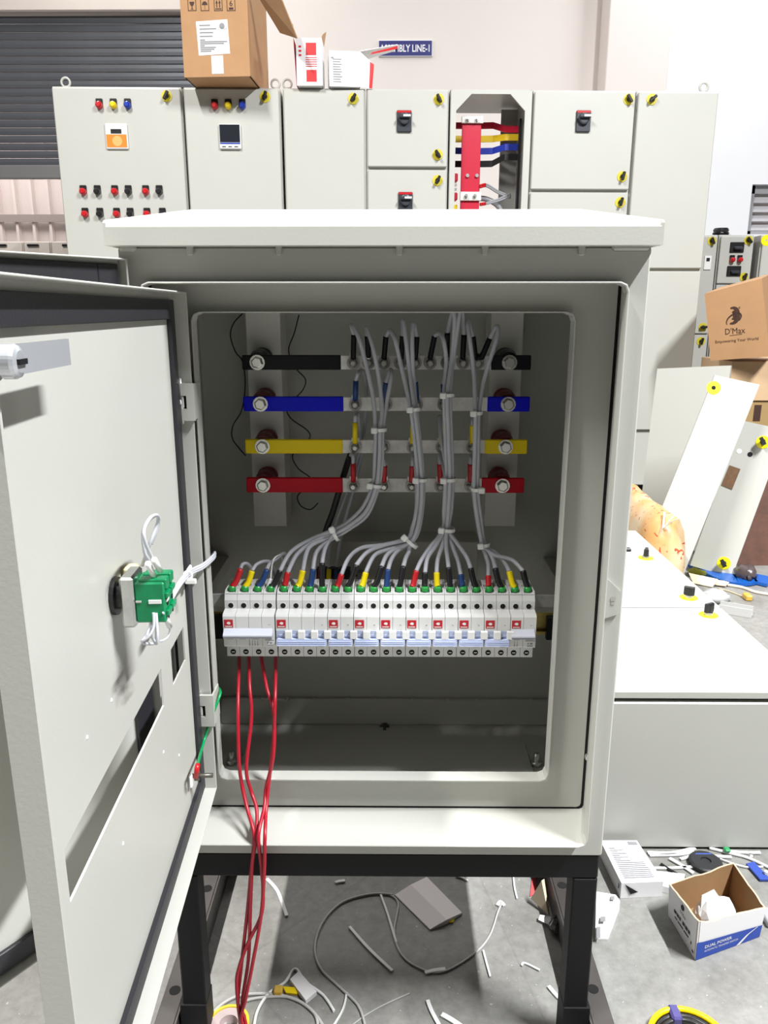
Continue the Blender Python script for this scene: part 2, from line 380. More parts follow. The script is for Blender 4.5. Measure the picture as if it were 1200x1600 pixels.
def indicator(px, py, col, parent, L=RL, MM=RM, s=1.0, y=-0.02):
    p = L(px, py); m = MB(MM); x, z = p.x, p.z
    m.box(x - 0.016 * s, x + 0.016 * s, y - 0.010, y, z - 0.004 * s, z + 0.028 * s, 0.002, 0)
    m.disc_stack((x, y, z - 0.002), (0, -1, 0), [(0, 0.0165 * s), (0.012, 0.0165 * s), (0.026, 0.015 * s), (0.033, 0.009 * s)], 14, 1)
    return m.build('indicator_lamp' if col != 'k' else 'push_button', [M_BLACK, {'r': M_RED, 'y': M_YEL, 'b': M_BLU, 'k': M_BLACK}[col]], parent)
def rotary(px, py, parent, L=RL, MM=RM, y=-0.02):
    p = L(px, py); m = MB(MM); x, z = p.x, p.z
    m.box(x - 0.036, x + 0.036, y - 0.012, y, z - 0.05, z + 0.048, 0.003, 0)
    m.box(x - 0.034, x + 0.034, y - 0.0135, y - 0.012, z + 0.036, z + 0.046, 0, 1)
    m.disc_stack((x, y - 0.012, z + 0.008), (0, -1, 0), [(0, 0.028), (0.016, 0.026), (0.018, 0.02)], 16, 0)
    m.box(x - 0.028, x + 0.030, y - 0.046, y - 0.028, z + 0.008, z + 0.024, 0.004, 0)
    m.box(x - 0.006, x + 0.030, y - 0.0475, y - 0.046, z + 0.012, z + 0.022, 0, 2)
    return m.build('rotary_switch', [mat('dark_grey_switch', (0.035, 0.04, 0.05), 0.35), M_RED, mat('switch_pointer', (0.6, 0.6, 0.62), 0.3)], parent)
def eyebolt(px, parent):
    s_ = rs(px); m = MB(RM); m.torus((s_, 0.06, 2.1 + 0.033), (0, 1, 0), 0.021, 0.0055, 18, 6); m.cyl((s_, 0.06, 2.1), (s_, 0.06, 2.116), 0.012, 10)
    return m.build('lifting_eye', M_PAINT, parent)
def tall_cab(px0, px1, label, doors, name='tall_cabinet', body=True):
    x0, x1 = rs(px0), rs(px1); c = RM @ Vector(((x0 + x1) / 2, CD / 2, 0))
    t = thing(name, c, label, 'cabinet', 'tall grey cabinets in a row')
    if body:
        MB(RM).box(x0 + 0.001, x1 - 0.001, 0.0, CD, 0.1, 2.1, 0.003).build('body', M_PAINT, t)
    MB(RM).box(x0 + 0.003, x1 - 0.003, 0.03, CD - 0.03, 0, 0.1).build('plinth', M_BLACKP, t)
    ds = []
    for (z0, z1) in doors:
        ds.append(MB(RM).box(x0 + 0.006, x1 - 0.006, -0.02, 0.0, z0 + 0.004, z1 - 0.004, 0.004).build('door', M_PAINT, t))
    return t, ds
def zz(py, px=600): return RL(px, py).z
# 1
t, d = tall_cab(81, 284, 'tall grey cabinet with orange meter and rows of red and black buttons', [(0.14, 2.095)])
d = d[0]; knob(262, 152, d, ang=0.5)
for px, c in ((158, 'r'), (180, 'y'), (202, 'b')): indicator(px, 166, c, d)
for i, px in enumerate((133, 155, 182, 203, 230, 251)): indicator(px, 300, 'rk'[i % 2], d)
for i, px in enumerate((136, 159, 185, 206, 232, 256)): indicator(px, 335, 'rk'[i % 2], d)
p = RL(185, 215); m = MB(RM); x, z = p.x, p.z
m.box(x - 0.054, x + 0.054, -0.032, -0.02, z - 0.058, z + 0.058, 0.004, 0); m.box(x - 0.049, x + 0.049, -0.0335, -0.032, z - 0.050, z + 0.008, 0, 1); m.box(x - 0.026, x + 0.026, -0.0335, -0.032, z + 0.012, z + 0.032, 0, 2)
m.disc_stack((x + 0.003, -0.0335, z - 0.022), (0, -1, 0), [(0, 0.024), (0.0006, 0.024)], 16, 3)
m.build('panel_meter', [M_WHITEPL, mat('meter_orange', (0.75, 0.22, 0.02), 0.4), M_BLACK, mat('meter_orange_pale', (0.80, 0.40, 0.13), 0.4)], d)
eyebolt(97, t)
# 2
t, d = tall_cab(286, 438, 'tall grey cabinet with black screen meter under the large carton', [(0.14, 2.095)])
d = d[0]; knob(415, 153, d, ang=0.3)
for px, c in ((337, 'r'), (358, 'y'), (380, 'b')): indicator(px, 167, c, d)
p = RL(361, 215); m = MB(RM); x, z = p.x, p.z
m.box(x - 0.053, x + 0.053, -0.035, -0.02, z - 0.058, z + 0.056, 0.004, 0); m.box(x - 0.049, x + 0.049, -0.0362, -0.035, z - 0.028, z + 0.052, 0, 1); m.box(x - 0.049, x + 0.049, -0.0364, -0.035, z - 0.036, z - 0.030, 0, 2)
for k in range(3): m.box(x - 0.04 + k * 0.03, x - 0.022 + k * 0.03, -0.0364, -0.035, z - 0.05, z - 0.046, 0, 1)
m.build('screen_meter', [M_WHITEPL, mat('meter_screen', (0.02, 0.022, 0.03), 0.15), M_BLU], d)
eyebolt(429, t)
# 3
t, d = tall_cab(441, 571, 'plain narrow tall grey cabinet with one lock, below the white boxes', [(0.14, 2.095)])
knob(552, 156, d[0], ang=0.6); eyebolt(447.5, t)
# 4
t, d = tall_cab(572, 702, 'tall grey cabinet with two stacked doors and rotary switches left of red busbar', [(zz(263), 2.095), (0.14, zz(265))])
knob(685, 157, d[0], ang=-0.5); knob(683, 243, d[0], ang=-0.6); knob(683, 283, d[1], ang=0.5); rotary(631, 191, d[0]); rotary(633, 317, d[1])
# 6
t, d = tall_cab(833, 994, 'wide tall grey cabinet with one rotary switch right of red busbar', [(zz(297), 2.095), (0.14, zz(299))])
knob(980, 157, d[0], ang=-0.6); knob(970, 277, d[0], ang=0.2); knob(967, 317, d[1], ang=0.2); rotary(909, 191, d[0])
# 7
t, d = tall_cab(995, 1123, 'last tall grey cabinet at the right end of the row', [(zz(421, 1050), 2.095), (zz(672, 1020), zz(423, 1050))])
knob(1016, 157, d[0], ang=0.9); eyebolt(1107, t)
# 5 : open bus chamber
x0, x1 = rs(704), rs(832); c = RM @ Vector(((x0 + x1) / 2, CD / 2, 0))
t = thing('bus_chamber', c, 'open grey bus chamber with red, yellow, blue and black busbars', 'cabinet', 'tall grey cabinets in a row')
m = MB(RM); tk = 0.012; m.box(x0, x0 + tk, 0, CD, 0.1, 2.1); m.box(x1 - tk, x1, 0, CD, 0.1, 2.1); m.box(x0, x1, 0, CD, 2.1 - tk, 2.1); m.box(x0, x1, 0, CD, 0.1, 0.1 + tk); m.build('body', M_PAINT, t)
MB(RM).box(x0 + 0.003, x1 - 0.003, 0.03, CD - 0.03, 0, 0.1).build('plinth', M_BLACKP, t)
# front frame with clipped upper corners
hx0, hx1 = rs(713), rs(821); ht = zz(148, 766); hc = 0.075; m = MB(RM)
fx0, fx1 = x0 + 0.018, x1 - 0.018
m.prism([(x0 + 0.002, 0.12), (hx0, 0.12), (hx0, ht - hc), (hx0 + hc, ht), (hx1 - hc, ht), (hx1, ht - hc), (hx1, 0.12), (x1 - 0.002, 0.12), (x1 - 0.002, 2.095), (x0 + 0.002, 2.095)], (0, -0.014, 0), (1, 0, 0), (0, 0, 1), (0, 0.014, 0))
m.build('front_frame', M_PAINT, t)
MB(RM).box(x1 - 0.10, x1 - tk, 0.30, 0.31, 0.1, 2.08).build('rear_post', mat('bare_sheet_grey', (0.35, 0.35, 0.34), 0.4, metal=0.4), t)
MB(RM).box(x1 - 0.035, x1 - 0.022, 0.12, 0.16, 1.45, 2.0, 0.004).build('busbar_black_vertical', M_BLACK, t)
M_RBUS = mat('red_sleeve_bright', (0.48, 0.004, 0.03), 0.38)
vb = MB(RM); bx0, bx1 = rs(726), rs(757); vb.box(bx0, bx1, 0.07, 0.08, 0.5, zz(189, 740), 0.002, 0)
vb = vb.build('vertical_busbar', M_RBUS, t)
for (a_, b_) in ((733, 271), (748, 271)):
    p = RL(a_, b_); MB(RM).disc_stack((p.x, 0.07, p.z), (0, -1, 0), [(0, 0.009), (0.01, 0.009)], 8).build('bolt', M_STEEL, vb)
for (ya, yb) in ((177, 188), (297, 311)):
    m = MB(RM); m.box(bx0 - 0.004, bx1 + 0.008, 0.056, 0.07, zz(yb, 740), zz(ya, 740), 0.002, 0)
    for k in (0.27, 0.73): m.disc_stack((bx0 + (bx1 - bx0) * k, 0.056, zz((ya + yb) / 2, 740)), (0, -1, 0), [(0, 0.010), (0.012, 0.010), (0.012, 0.005), (0.02, 0.005)], 8, 1)
    m.build('joint_plate', [M_ALU, M_STEEL], vb)
for (y0_, y1_, col, yl) in ((182, 192, M_RBUS, 182), (204, 205, mat('yellow_sleeve', (0.62, 0.42, 0.01), 0.4), 204), (224, 221, mat('blue_sleeve', (0.012, 0.03, 0.32), 0.4), 223), (245, 237, M_BLACK, 245)):
    za = zz(yl, 760); zb = zz(y0_, 760); zc_ = zz(y1_, 810)
    xm0 = x0 + tk; q = [(xm0, 0.20, za), (rs(758), 0.20, zb), (rs(782), 0.19, zb), (rs(800), 0.14, zc_), (x1 - tk - 0.012, 0.14, zc_)]
    m = MB(RM); hh = 0.0155; vs = []
    for (x, y, z) in q: vs += [(x, y, z - hh), (x, y, z + hh), (x, y + 0.008, z - hh), (x, y + 0.008, z + hh)]
    fs = [(0, 1, 3, 2)]
    for i in range(4):
        o = 4 * i; fs += [(o, o + 4, o + 5, o + 1), (o + 2, o + 3, o + 7, o + 6), (o + 1, o + 5, o + 7, o + 3), (o, o + 2, o + 6, o + 4)]
    fs.append((16, 18, 19, 17)); m.add(vs, fs); m.build('horizontal_busbar', col, t)
M_GCAB = mat('grey_cable', (0.30, 0.30, 0.32), 0.45)
for i, (ya, yb) in enumerate(((287, 300), (290, 303), (316, 296), (318, 300))):
    pts = [RL(753, ya), RL(765, ya - 3), RL(785, (ya + yb) / 2), RL(806, yb)]
    m = MB(RM); q = cr([(p.x, 0.06 + 0.03 * k, p.z) for k, p in enumerate(pts)], 6); m.tube(q[:6], 0.006, 6, 1); m.tube(q[4:], 0.005, 6, 0); m.build('lug_cable', [M_GCAB, M_RED], t)
m = MB(RM); m.tube(cr([(rs(757), 0.16, zz(303, 760)), (rs(775), 0.16, zz(305, 760)), (rs(795), 0.16, zz(318, 760)), (rs(803), 0.16, zz(345, 760))], 6), 0.014, 8); m.build('main_cable', M_GCAB, t)
m = MB(RM)
for k in range(4): m.box(x0 + tk, rs(721), 0.10, 0.14, zz(296 - 7 * k + 3, 716), zz(296 - 7 * k, 716), 0, 0)
m.build('spring_stack', M_STEEL, t)
for (ya, yb, mm) in ((266, 279, M_RBUS), (297, 309, M_RBUS), (316, 326, M_YEL)):
    MB(RM).box(x0 + tk, rs(722), 0.09, 0.15, zz(yb, 716), zz(ya, 716), 0.004).build('support_block', mm, t)

# ------------------------------------------------------------------ things on top of the row
# big carton
def box_frame(p0, ang, MM=Matrix()):
    return Matrix.Translation(Vector(p0)) @ Matrix.Rotation(ang, 4, 'Z')
fl = PZ(288, 121, 2.1); fr = PZ(391, 119, 2.1); cu_ = (fr - fl); wv = cu_.length; ang = math.atan2(cu_.y, cu_.x)
ct = thing('cardboard_carton', (fl + fr) / 2 + Vector((0, 0.2, 0)), 'large open brown carton with handling symbols on top of the cabinets', 'carton')
CM = box_frame(fl, ang); cd_ = 0.42; ch = 0.50
m = MB(CM); k = 0.006
m.box(0, wv, 0, k, 0, ch); m.box(0, k, k, cd_, 0, ch); m.box(wv - k, wv, k, cd_, 0, ch); m.box(0, wv, cd_ - k, cd_, 0, ch); m.box(0, wv, k, cd_, 0, k)
m.build('body', M_CARD, ct)
m = MB(CM); m.slab([(0.01, cd_, ch), (wv - 0.01, cd_, ch), (wv - 0.02, cd_ + 0.1, ch + 0.14), (0.02, cd_ + 0.1, ch + 0.14)], 0.006); m.build('flap', M_CARD, ct)
CMi = CM.inverted(); cn = (CM.to_3x3() @ Vector((0, -1, 0)))
def CL(px, py): q = CMi @ PN(px, py, fl, cn); return q
qa, qb, qc = CL(396, -35), CL(463, 58), CL(424, 40)
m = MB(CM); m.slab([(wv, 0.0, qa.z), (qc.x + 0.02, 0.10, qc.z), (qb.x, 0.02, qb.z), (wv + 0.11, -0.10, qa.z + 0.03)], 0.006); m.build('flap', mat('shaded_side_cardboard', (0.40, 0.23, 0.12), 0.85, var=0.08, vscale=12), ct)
a = CL(308, 33); b = CL(361, 86); m = MB(CM)
m.prism([(a.x, b.z), (b.x - 0.004, b.z + 0.006), (b.x - 0.010, a.z + 0.004), (a.x - 0.006, a.z - 0.002)], (0, -0.0012, 0), (1, 0, 0), (0, 0, 1), (0, 0.001, 0), 0)
lx0, lx1 = a.x, b.x; lz0, lz1 = b.z, a.z
for i, (f0, f1) in enumerate(((0.06, 0.40), (0.06, 0.58), (0.06, 0.48), (0.06, 0.46), (0.06, 0.22), (0.06, 0.9), (0.06, 0.8), (0.06, 0.2), (0.06, 0.55), (0.06, 0.5), (0.06, 0.4))):
    zl = lz1 - (lz1 - lz0) * (0.13 + (0.105 * min(i, 4)) + 0.055 * max(0, i - 4)); m.box(lx0 + (lx1 - lx0) * f0, lx0 + (lx1 - lx0) * f1, -0.0018, -0.0012, zl - 0.003, zl + 0.003, 0, 1)
m.disc_stack((lx0 + (lx1 - lx0) * 0.76, -0.0012, lz1 - (lz1 - lz0) * 0.16), (0, -1, 0), [(0, 0.013), (0.0006, 0.013)], 12, 1)
m.text("D'Max", (lx0 + (lx1 - lx0) * 0.76, -0.0018, lz1 - (lz1 - lz0) * 0.27), (1, 0, 0), (0, 0, 1), 0.012, 1)
m.build('shipping_label', [M_PAPER, M_GREYINK], ct)
a = CL(330, 87); b = CL(350, 120); MB(CM).box(a.x, b.x, -0.0012, -0.0002, 0.012, a.z).build('packing_tape', mat('clear_white_tape', (0.74, 0.70, 0.70), 0.25), ct)
M_BRINK = mat('carton_print', (0.05, 0.02, 0.012), 0.7)
for i, px in enumerate((300, 320, 341, 361)):
    a = CL(px - 7, 0); b = CL(px + 7, 17); s_ = b.x - a.x; xc = (a.x + b.x) / 2; zb = b.z; m = MB(CM); y0 = -0.0012; y1 = -0.0002; e = 0.0025
    hh = s_ * 1.35
    m.box(a.x, b.x, y0, y1, zb, zb + e); m.box(a.x, b.x, y0, y1, zb + hh - e, zb + hh); m.box(a.x, a.x + e, y0, y1, zb, zb + hh); m.box(b.x - e, b.x, y0, y1, zb, zb + hh)
    if i == 0:
        m.prism([(-.3 * s_, .95 * s_), (.3 * s_, .95 * s_), (.2 * s_, .62 * s_), (.05 * s_, .5 * s_), (.04 * s_, .25 * s_), (.18 * s_, .17 * s_), (-.18 * s_, .17 * s_), (-.04 * s_, .25 * s_), (-.05 * s_, .5 * s_), (-.2 * s_, .62 * s_)][::-1], (xc, y0, zb), (1, 0, 0), (0, 0, 1), (0, y1 - y0, 0))
    elif i == 1:
        m.prism([(.33 * s_ * math.cos(q * math.pi / 8), .62 * s_ + .38 * s_ * math.sin(q * math.pi / 8)) for q in range(9)], (xc, y0, zb), (1, 0, 0), (0, 0, 1), (0, y1 - y0, 0))
        m.box(xc - 0.02 * s_, xc + 0.02 * s_, y0, y1, zb + 0.15 * s_, zb + 0.6 * s_)
    elif i == 2:
        for dx in (-0.17, 0.17):
            m.box(xc + dx * s_ - 0.05 * s_, xc + dx * s_ + 0.05 * s_, y0, y1, zb + 0.35 * s_, zb + 0.85 * s_)
            m.prism([(-.13 * s_, .8 * s_), (.13 * s_, .8 * s_), (0, 1.15 * s_)], (xc + dx * s_, y0, zb), (1, 0, 0), (0, 0, 1), (0, y1 - y0, 0))
        m.box(xc - 0.36 * s_, xc + 0.36 * s_, y0, y1, zb + 0.17 * s_, zb + 0.26 * s_)
    else:
        m.text('6', (xc, y0 - 0.0002, zb + 0.5 * s_), (1, 0, 0), (0, 0, 1), 0.6 * s_); m.box(xc - 0.25 * s_, xc + 0.25 * s_, y0, y1, zb + 0.15 * s_, zb + 0.36 * s_)
    m.build('handling_symbol', M_BRINK, ct)
# two small white boxes
def on_row(px, py_base=134, off=0.0):
    p = PZ(px, py_base, 2.1); return p
a = PZ(464, 133.5, 2.1); b = PZ(504, 133.5, 2.1); bw = (b - a).length
t = thing('small_white_box', a + Vector((bw / 2, 0.06, 0)), 'upright white box with red squares and open flaps above the cabinets', 'box')
BM = box_frame(a, math.atan2((b - a).y, (b - a).x)); hz = 0.205; dpt = 0.14; k = 0.003
m = MB(BM); m.box(0, bw, 0, k, 0, hz); m.box(0, k, k, dpt, 0, hz); m.box(bw - k, bw, k, dpt, 0, hz); m.box(0, bw, dpt - k, dpt, 0, hz); m.box(0, bw, k, dpt, 0, k); m.build('body', M_PAPER, t)
M_BOXRED = mat('box_red_print', (0.60, 0.015, 0.02), 0.5)
m = MB(BM); m.box(bw * .38, bw * .78, -0.0012, -0.0002, hz * .64, hz * .90); m.box(bw * .38, bw * .78, -0.0012, -0.0002, hz * .08, hz * .33)
for q in range(5): m.box(bw * .36, bw * .8, -0.0012, -0.0002, hz * (.40 + .045 * q), hz * (.415 + .045 * q))
for q in range(3): m.box(bw * .1, bw * .2, -0.0012, -0.0002, hz * (.62 + .09 * q), hz * (.66 + .09 * q))
m.build('red_print', M_BOXRED, t)
MB(BM).slab([(0, dpt, hz), (0, 0, hz), (-0.015, 0.0, hz + 0.06), (-0.02, dpt, hz + 0.05)], 0.002).build('flap', M_CARD, t)
MB(BM).slab([(bw, 0, hz), (bw, dpt, hz), (bw + 0.015, dpt * .8, hz + 0.06), (bw + 0.004, 0.02, hz + 0.02)], 0.002).build('flap', M_CARD, t)
MB(BM).slab([(-0.002, dpt, 0), (-0.002, 0, 0), (-0.012, 0, hz), (-0.012, dpt, hz)], 0.001).build('red_side', M_BOXRED, t)
a = PZ(515, 134.5, 2.1); b = PZ(563, 134.5, 2.1); bw = (b - a).length
t = thing('small_white_box', a + Vector((bw / 2, 0.06, 0)), 'low white carton with long flap reaching towards the blue sign', 'box')
BM = box_frame(a, 0.12); hz = 0.155; dpt = 0.17; k = 0.003
m = MB(BM); m.box(0, bw, 0, k, 0, hz); m.box(0, k, k, dpt, 0, hz); m.box(0, bw, dpt - k, dpt, 0, hz); m.box(0, bw, k, dpt, 0, k); m.box(0, bw, k, dpt, hz - k, hz); m.box(bw - k, bw, 0, dpt, 0, hz); m.build('body', M_PAPER, t)
m = MB(BM)
for q in range(10): m.box(bw * .12, bw * (.35 + .1 * random.random()), -0.0012, -0.0002, hz * (.12 + .07 * q), hz * (.145 + .07 * q))
m.box(bw * .06, bw * .14, -0.0012, -0.0002, hz * .78, hz * .82); m.build('fine_print', M_GREYINK, t)
MB(BM).slab([(bw, 0.0, hz), (bw, dpt, hz), (bw + 0.185, dpt, hz + 0.055), (bw + 0.185, 0.02, hz + 0.04)], 0.003).build('flap', M_PAPER, t)
MB(BM).slab([(bw + 0.05, -0.002, hz - 0.012), (bw + 0.185, 0.015, hz + 0.022), (bw + 0.185, 0.012, hz + 0.034), (bw + 0.06, -0.002, hz - 0.002)], 0.002).build('red_flap_edge', M_BOXRED, t)
MB(BM).slab([(bw, 0.0, 0), (bw + 0.06, 0.02, 0), (bw + 0.07, 0.02, hz * .68), (bw, 0.0, hz)], 0.002).build('end_flap', M_PAPER, t)
MB(BM).slab([(bw + 0.045, 0.013, 0.0), (bw + 0.06, 0.018, 0.0), (bw + 0.07, 0.018, hz * .68), (bw + 0.05, 0.013, hz * .75)], 0.001).build('red_strip', M_BOXRED, t)
# ------------------------------------------------------------------ the enclosure
XL, XR, Y0, YB = -0.305, 0.289, 0.91, 1.262
ZB = PY(600, 1336, Y0).z; ZT = 1.118
YC = 0.972                                          # collar plane behind the front lip
YLIP = Y0 - 0.016
lz1 = PY(600, 440, YLIP).z; lz0 = PY(600, 1323, YLIP).z; lx1 = PY(984, 453, YLIP).x; lx0 = XL + (XR - lx1)
cz1 = lz1 + 0.012; cz0 = PY(600, 1262, YC).z; cx1 = PY(971, 453, YC).x; cx0 = XL + (XR - cx1)
ox0, ox1, oz0, oz1, YR = -0.2375, 0.2185, PY(600, 1219, 0.954).z, PY(600, 489, 0.954).z, 0.954
enc = thing('enclosure', ((XL + XR) / 2, (Y0 + YB) / 2, ZB), 'grey wall-type switchgear enclosure with both doors open on a black stand', 'enclosure')
def ring_rect(m, a, ya, b, yb, mi=0):
    """Quad strip between two rectangles a, b = (x0, x1, z0, z1) in planes ya, yb."""
    def P(r, y): return [(r[0], y, r[2]), (r[1], y, r[2]), (r[1], y, r[3]), (r[0], y, r[3])]
    m.add(P(a, ya) + P(b, yb), [(i, (i + 1) % 4, 4 + (i + 1) % 4, 4 + i) for i in range(4)], mi)
def rrect(x0, x1, z0, z1, r, n=4):
    out = []
    for (cx, cz, a0) in ((x1 - r, z0 + r, -90), (x1 - r, z1 - r, 0), (x0 + r, z1 - r, 90), (x0 + r, z0 + r, 180)):
        for k in range(n + 1):
            a = math.radians(a0 + 90 * k / n); out.append((cx + r * math.cos(a), cz + r * math.sin(a)))
    return out
def loft(m, A, ya, Bq, yb, mi=0, smooth=False, close=True):
    n = len(A); m.add([(x, ya, z) for x, z in A] + [(x, yb, z) for x, z in Bq], [(i, (i + 1) % n, n + (i + 1) % n, n + i) for i in range(n)], mi, smooth)
m = MB(); T = 0.002
outer = rrect(XL, XR, ZB, ZT, 0.003, 2); lip = rrect(lx0, lx1, lz0, lz1, 0.010, 2)
lip2 = rrect(lx0 + 0.001, lx1 - 0.001, lz0 + 0.001, lz1 - 0.001, 0.010, 2)
cha = rrect(lx0 - 0.0035, lx1 + 0.0035, PY(600, 1307, Y0 + 0.014).z, lz1 + 0.004, 0.012, 2)
coll = rrect(cx0, cx1, cz0, cz1, 0.006, 2)
op_o = rrect(ox0 - 0.0015, ox1 + 0.0015, oz0 - 0.0015, oz1 + 0.0015, 0.011, 2); op_i = rrect(ox0, ox1, oz0, oz1, 0.010, 2)
loft(m, outer, YB, outer, Y0 + 0.002)                 # outside of the shell
loft(m, outer, Y0 + 0.002, rrect(XL + 0.002, XR - 0.002, ZB + 0.002, ZT - 0.002, 0.003, 2), Y0)
loft(m, rrect(XL + 0.002, XR - 0.002, ZB + 0.002, ZT - 0.002, 0.003, 2), Y0, lip, Y0)      # front face
loft(m, lip, Y0, lip, YLIP); loft(m, lip, YLIP, lip2, YLIP - 0.0006); loft(m, lip2, YLIP - 0.0006, rrect(lx0 + 0.002, lx1 - 0.002, lz0 + 0.002, lz1 - 0.002, 0.010, 2), YLIP); loft(m, rrect(lx0 + 0.002, lx1 - 0.002, lz0 + 0.002, lz1 - 0.002, 0.010, 2), YLIP, rrect(lx0 + 0.002, lx1 - 0.002, lz0 + 0.002, lz1 - 0.002, 0.010, 2), Y0); loft(m, rrect(lx0 + 0.002, lx1 - 0.002, lz0 + 0.002, lz1 - 0.002, 0.010, 2), Y0, coll, YC)
n = len(outer); m.add([(x, YB, z) for x, z in outer], [tuple(range(n))[::-1]])        # back, outside
m.build('shell', M_PAINT, enc)
# collar with its forward rim
m = MB(); cgap = rrect(cx0 + 0.004, cx1 - 0.004, cz0 + 0.003, cz1 - 0.003, 0.006, 2)
loft(m, cgap, YC, op_o, YC); loft(m, op_o, YC, op_o, YR); loft(m, op_o, YR, op_i, YR); loft(m, op_i, YR, op_i, YC + 0.004)
m.build('collar', M_PAINT, enc)
m = MB(); loft(m, coll, YC + 0.0006, cgap, YC + 0.0006); m.build('collar_seam', M_HOLE, enc)
# inside walls
ix0, ix1, iz0, iz1 = XL + T, XR - T, ZB + T, ZT - T; m = MB()
inn = rrect(ix0, ix1, iz0, iz1, 0.004, 2); op2 = rrect(ox0, ox1, oz0, oz1, 0.010, 2)
loft(m, op2, YC + 0.004, inn, YC + 0.004); loft(m, inn, YC + 0.004, inn, YB - T); m.add([(x, YB - T, z) for x, z in inn], [tuple(range(n))])
M_INSIDE = mat('inside_grey_powder_coat', (0.36, 0.36, 0.33), 0.5, var=0.02, vscale=3, bump=0.05, bscale=350)
m.build('inner_wall', M_PAINT, enc)
# gland plate, back ledge and small fixings on the bottom
gz = iz0; g = [PZ(387, 1160, gz + 0.004), PZ(820, 1161, gz + 0.004)]
MB().box(g[0].x, g[1].x, 1.02, g[0].y, gz, gz + 0.004, 0.001).build('gland_plate', M_PAINT, enc)
MB().box(ix0, ix1, YB - 0.012, YB - T, gz, gz + 0.05, 0.002).build('back_ledge', M_PAINT, enc)
for px in (370, 410, 450, 490, 545, 585, 645, 700, 745, 790, 830):
    p = PY(px, 1129, YB - 0.014); MB().disc_stack((p.x, YB - 0.012, gz + 0.05), (0, -1, 0), [(0, 0.004), (0.003, 0.0025)], 8).build('weld_spot', M_PAINT, enc)
p = PY(601, 1140, YB - 0.014); m = MB(); m.disc_stack((p.x, YB - 0.014, p.z + 0.004), (0, -1, 0), [(0, 0.010), (0.006, 0.010), (0.006, 0.005), (0.016, 0.005)], 10, 0); m.disc_stack((p.x, YB - 0.014, p.z - 0.016), (0, -1, 0), [(0, 0.006), (0.008, 0.006)], 8, 0)
m.build('earth_stud', mat('dull_stud', (0.16, 0.15, 0.13), 0.4, metal=0.8), enc)
for (px, py) in ((362, 1187), (838, 1190)):
    p = PZ(px, py, gz + 0.006); m = MB(); m.cyl((p.x, p.y, gz), (p.x, p.y, gz + 0.022), 0.005, 8); m.cyl((p.x, p.y, gz), (p.x, p.y, gz + 0.008), 0.010, 6); m.build('stud_bolt', M_STEEL, enc)
# canopy roof
m = MB(); kx0, kx1 = -0.311, 0.293; ky0, ky1 = 0.886, 1.275; zf0 = PY(600, 383, ky0).z; zf1 = PY(600, 343, ky0).z; zbk = PY(600, 326, 1.26).z
prof = [(ky0, zf0), (ky0 + 0.004, zf0 - 0.001), (ky0 + 0.004, zf1 - 0.008), (ky0 + 0.02, zf1 - 0.004), (ky1 - 0.004, zbk - 0.008), (ky1 - 0.004, zf0 + 0.01), (ky1, zf0 + 0.01), (ky1, zbk - 0.004), (ky1 - 0.006, zbk), (ky0 + 0.010, zf1 + 0.001), (ky0 + 0.003, zf1 - 0.002), (ky0, zf1 - 0.007)]
m.prism(prof, (kx0 + 0.003, 0, 0), (0, 1, 0), (0, 0, 1), (kx1 - kx0 - 0.006, 0, 0))
side = [(ky0, zf0), (ky0, zf1 - 0.003), (ky0 + 0.004, zf1), (ky1 - 0.004, zbk), (ky1, zbk - 0.004), (ky1, zf0)]
for xx in (kx0, kx1 - 0.003): m.prism(side, (xx, 0, 0), (0, 1, 0), (0, 0, 1), (0.003, 0, 0))
m.box(kx0 + 0.003, kx1 - 0.003, Y0 + 0.002, ky1 - 0.004, ZT, ZT + 0.002)
rf = m.build('canopy_roof', M_PAINT, enc)
for px in (298, 436, 624, 757, 908):
    p = PY(px, 391, Y0 - 0.001); MB().disc_stack((p.x, Y0 - 0.004, p.z), (0, 0, 1), [(-0.006, 0.001), (-0.005, 0.0035), (0.004, 0.004), (0.010, 0.004)], 8).build('weld_tab', M_PAINT, rf)
MB().box(XL + 0.002, XL + 0.022, Y0 - 0.005, Y0 + 0.001, zf0 - 0.005, zf0 + 0.006, 0.003).build('corner_fillet', M_PAINT, rf)
MB().box(XR - 0.045, XR - 0.002, Y0 - 0.004, Y0 + 0.001, zf0 - 0.005, zf0 + 0.006, 0.003).build('corner_fillet', M_PAINT, rf)
# latch bracket on the right edge of the front face
p = PY(957, 930, Y0); m = MB(); m.prism([(-0.010, -0.03), (0.008, -0.024), (0.009, 0.006), (-0.010, 0.024)], (p.x, Y0 - 0.0035, p.z), (1, 0, 0), (0, 0, 1), (0, 0.004, 0), 0)
m.disc_stack((p.x, Y0 - 0.0036, p.z - 0.004), (0, -1, 0), [(0, 0.0035), (0.0005, 0.0035)], 10, 1); m.disc_stack((p.x, Y0 - 0.0036, p.z - 0.009), (0, -1, 0), [(0, 0.0025), (0.0005, 0.0025)], 10, 1)
m.build('latch_tab', [M_PAINT, M_STEEL], enc)
p = PY(918, 1183, YC - 0.02); MB().disc_stack((cx1 - 0.002, YC - 0.02, p.z), (-1, 0, 0), [(0, 0.005), (0.004, 0.005), (0.006, 0.003)], 10).build('rivet', M_STEEL, enc)
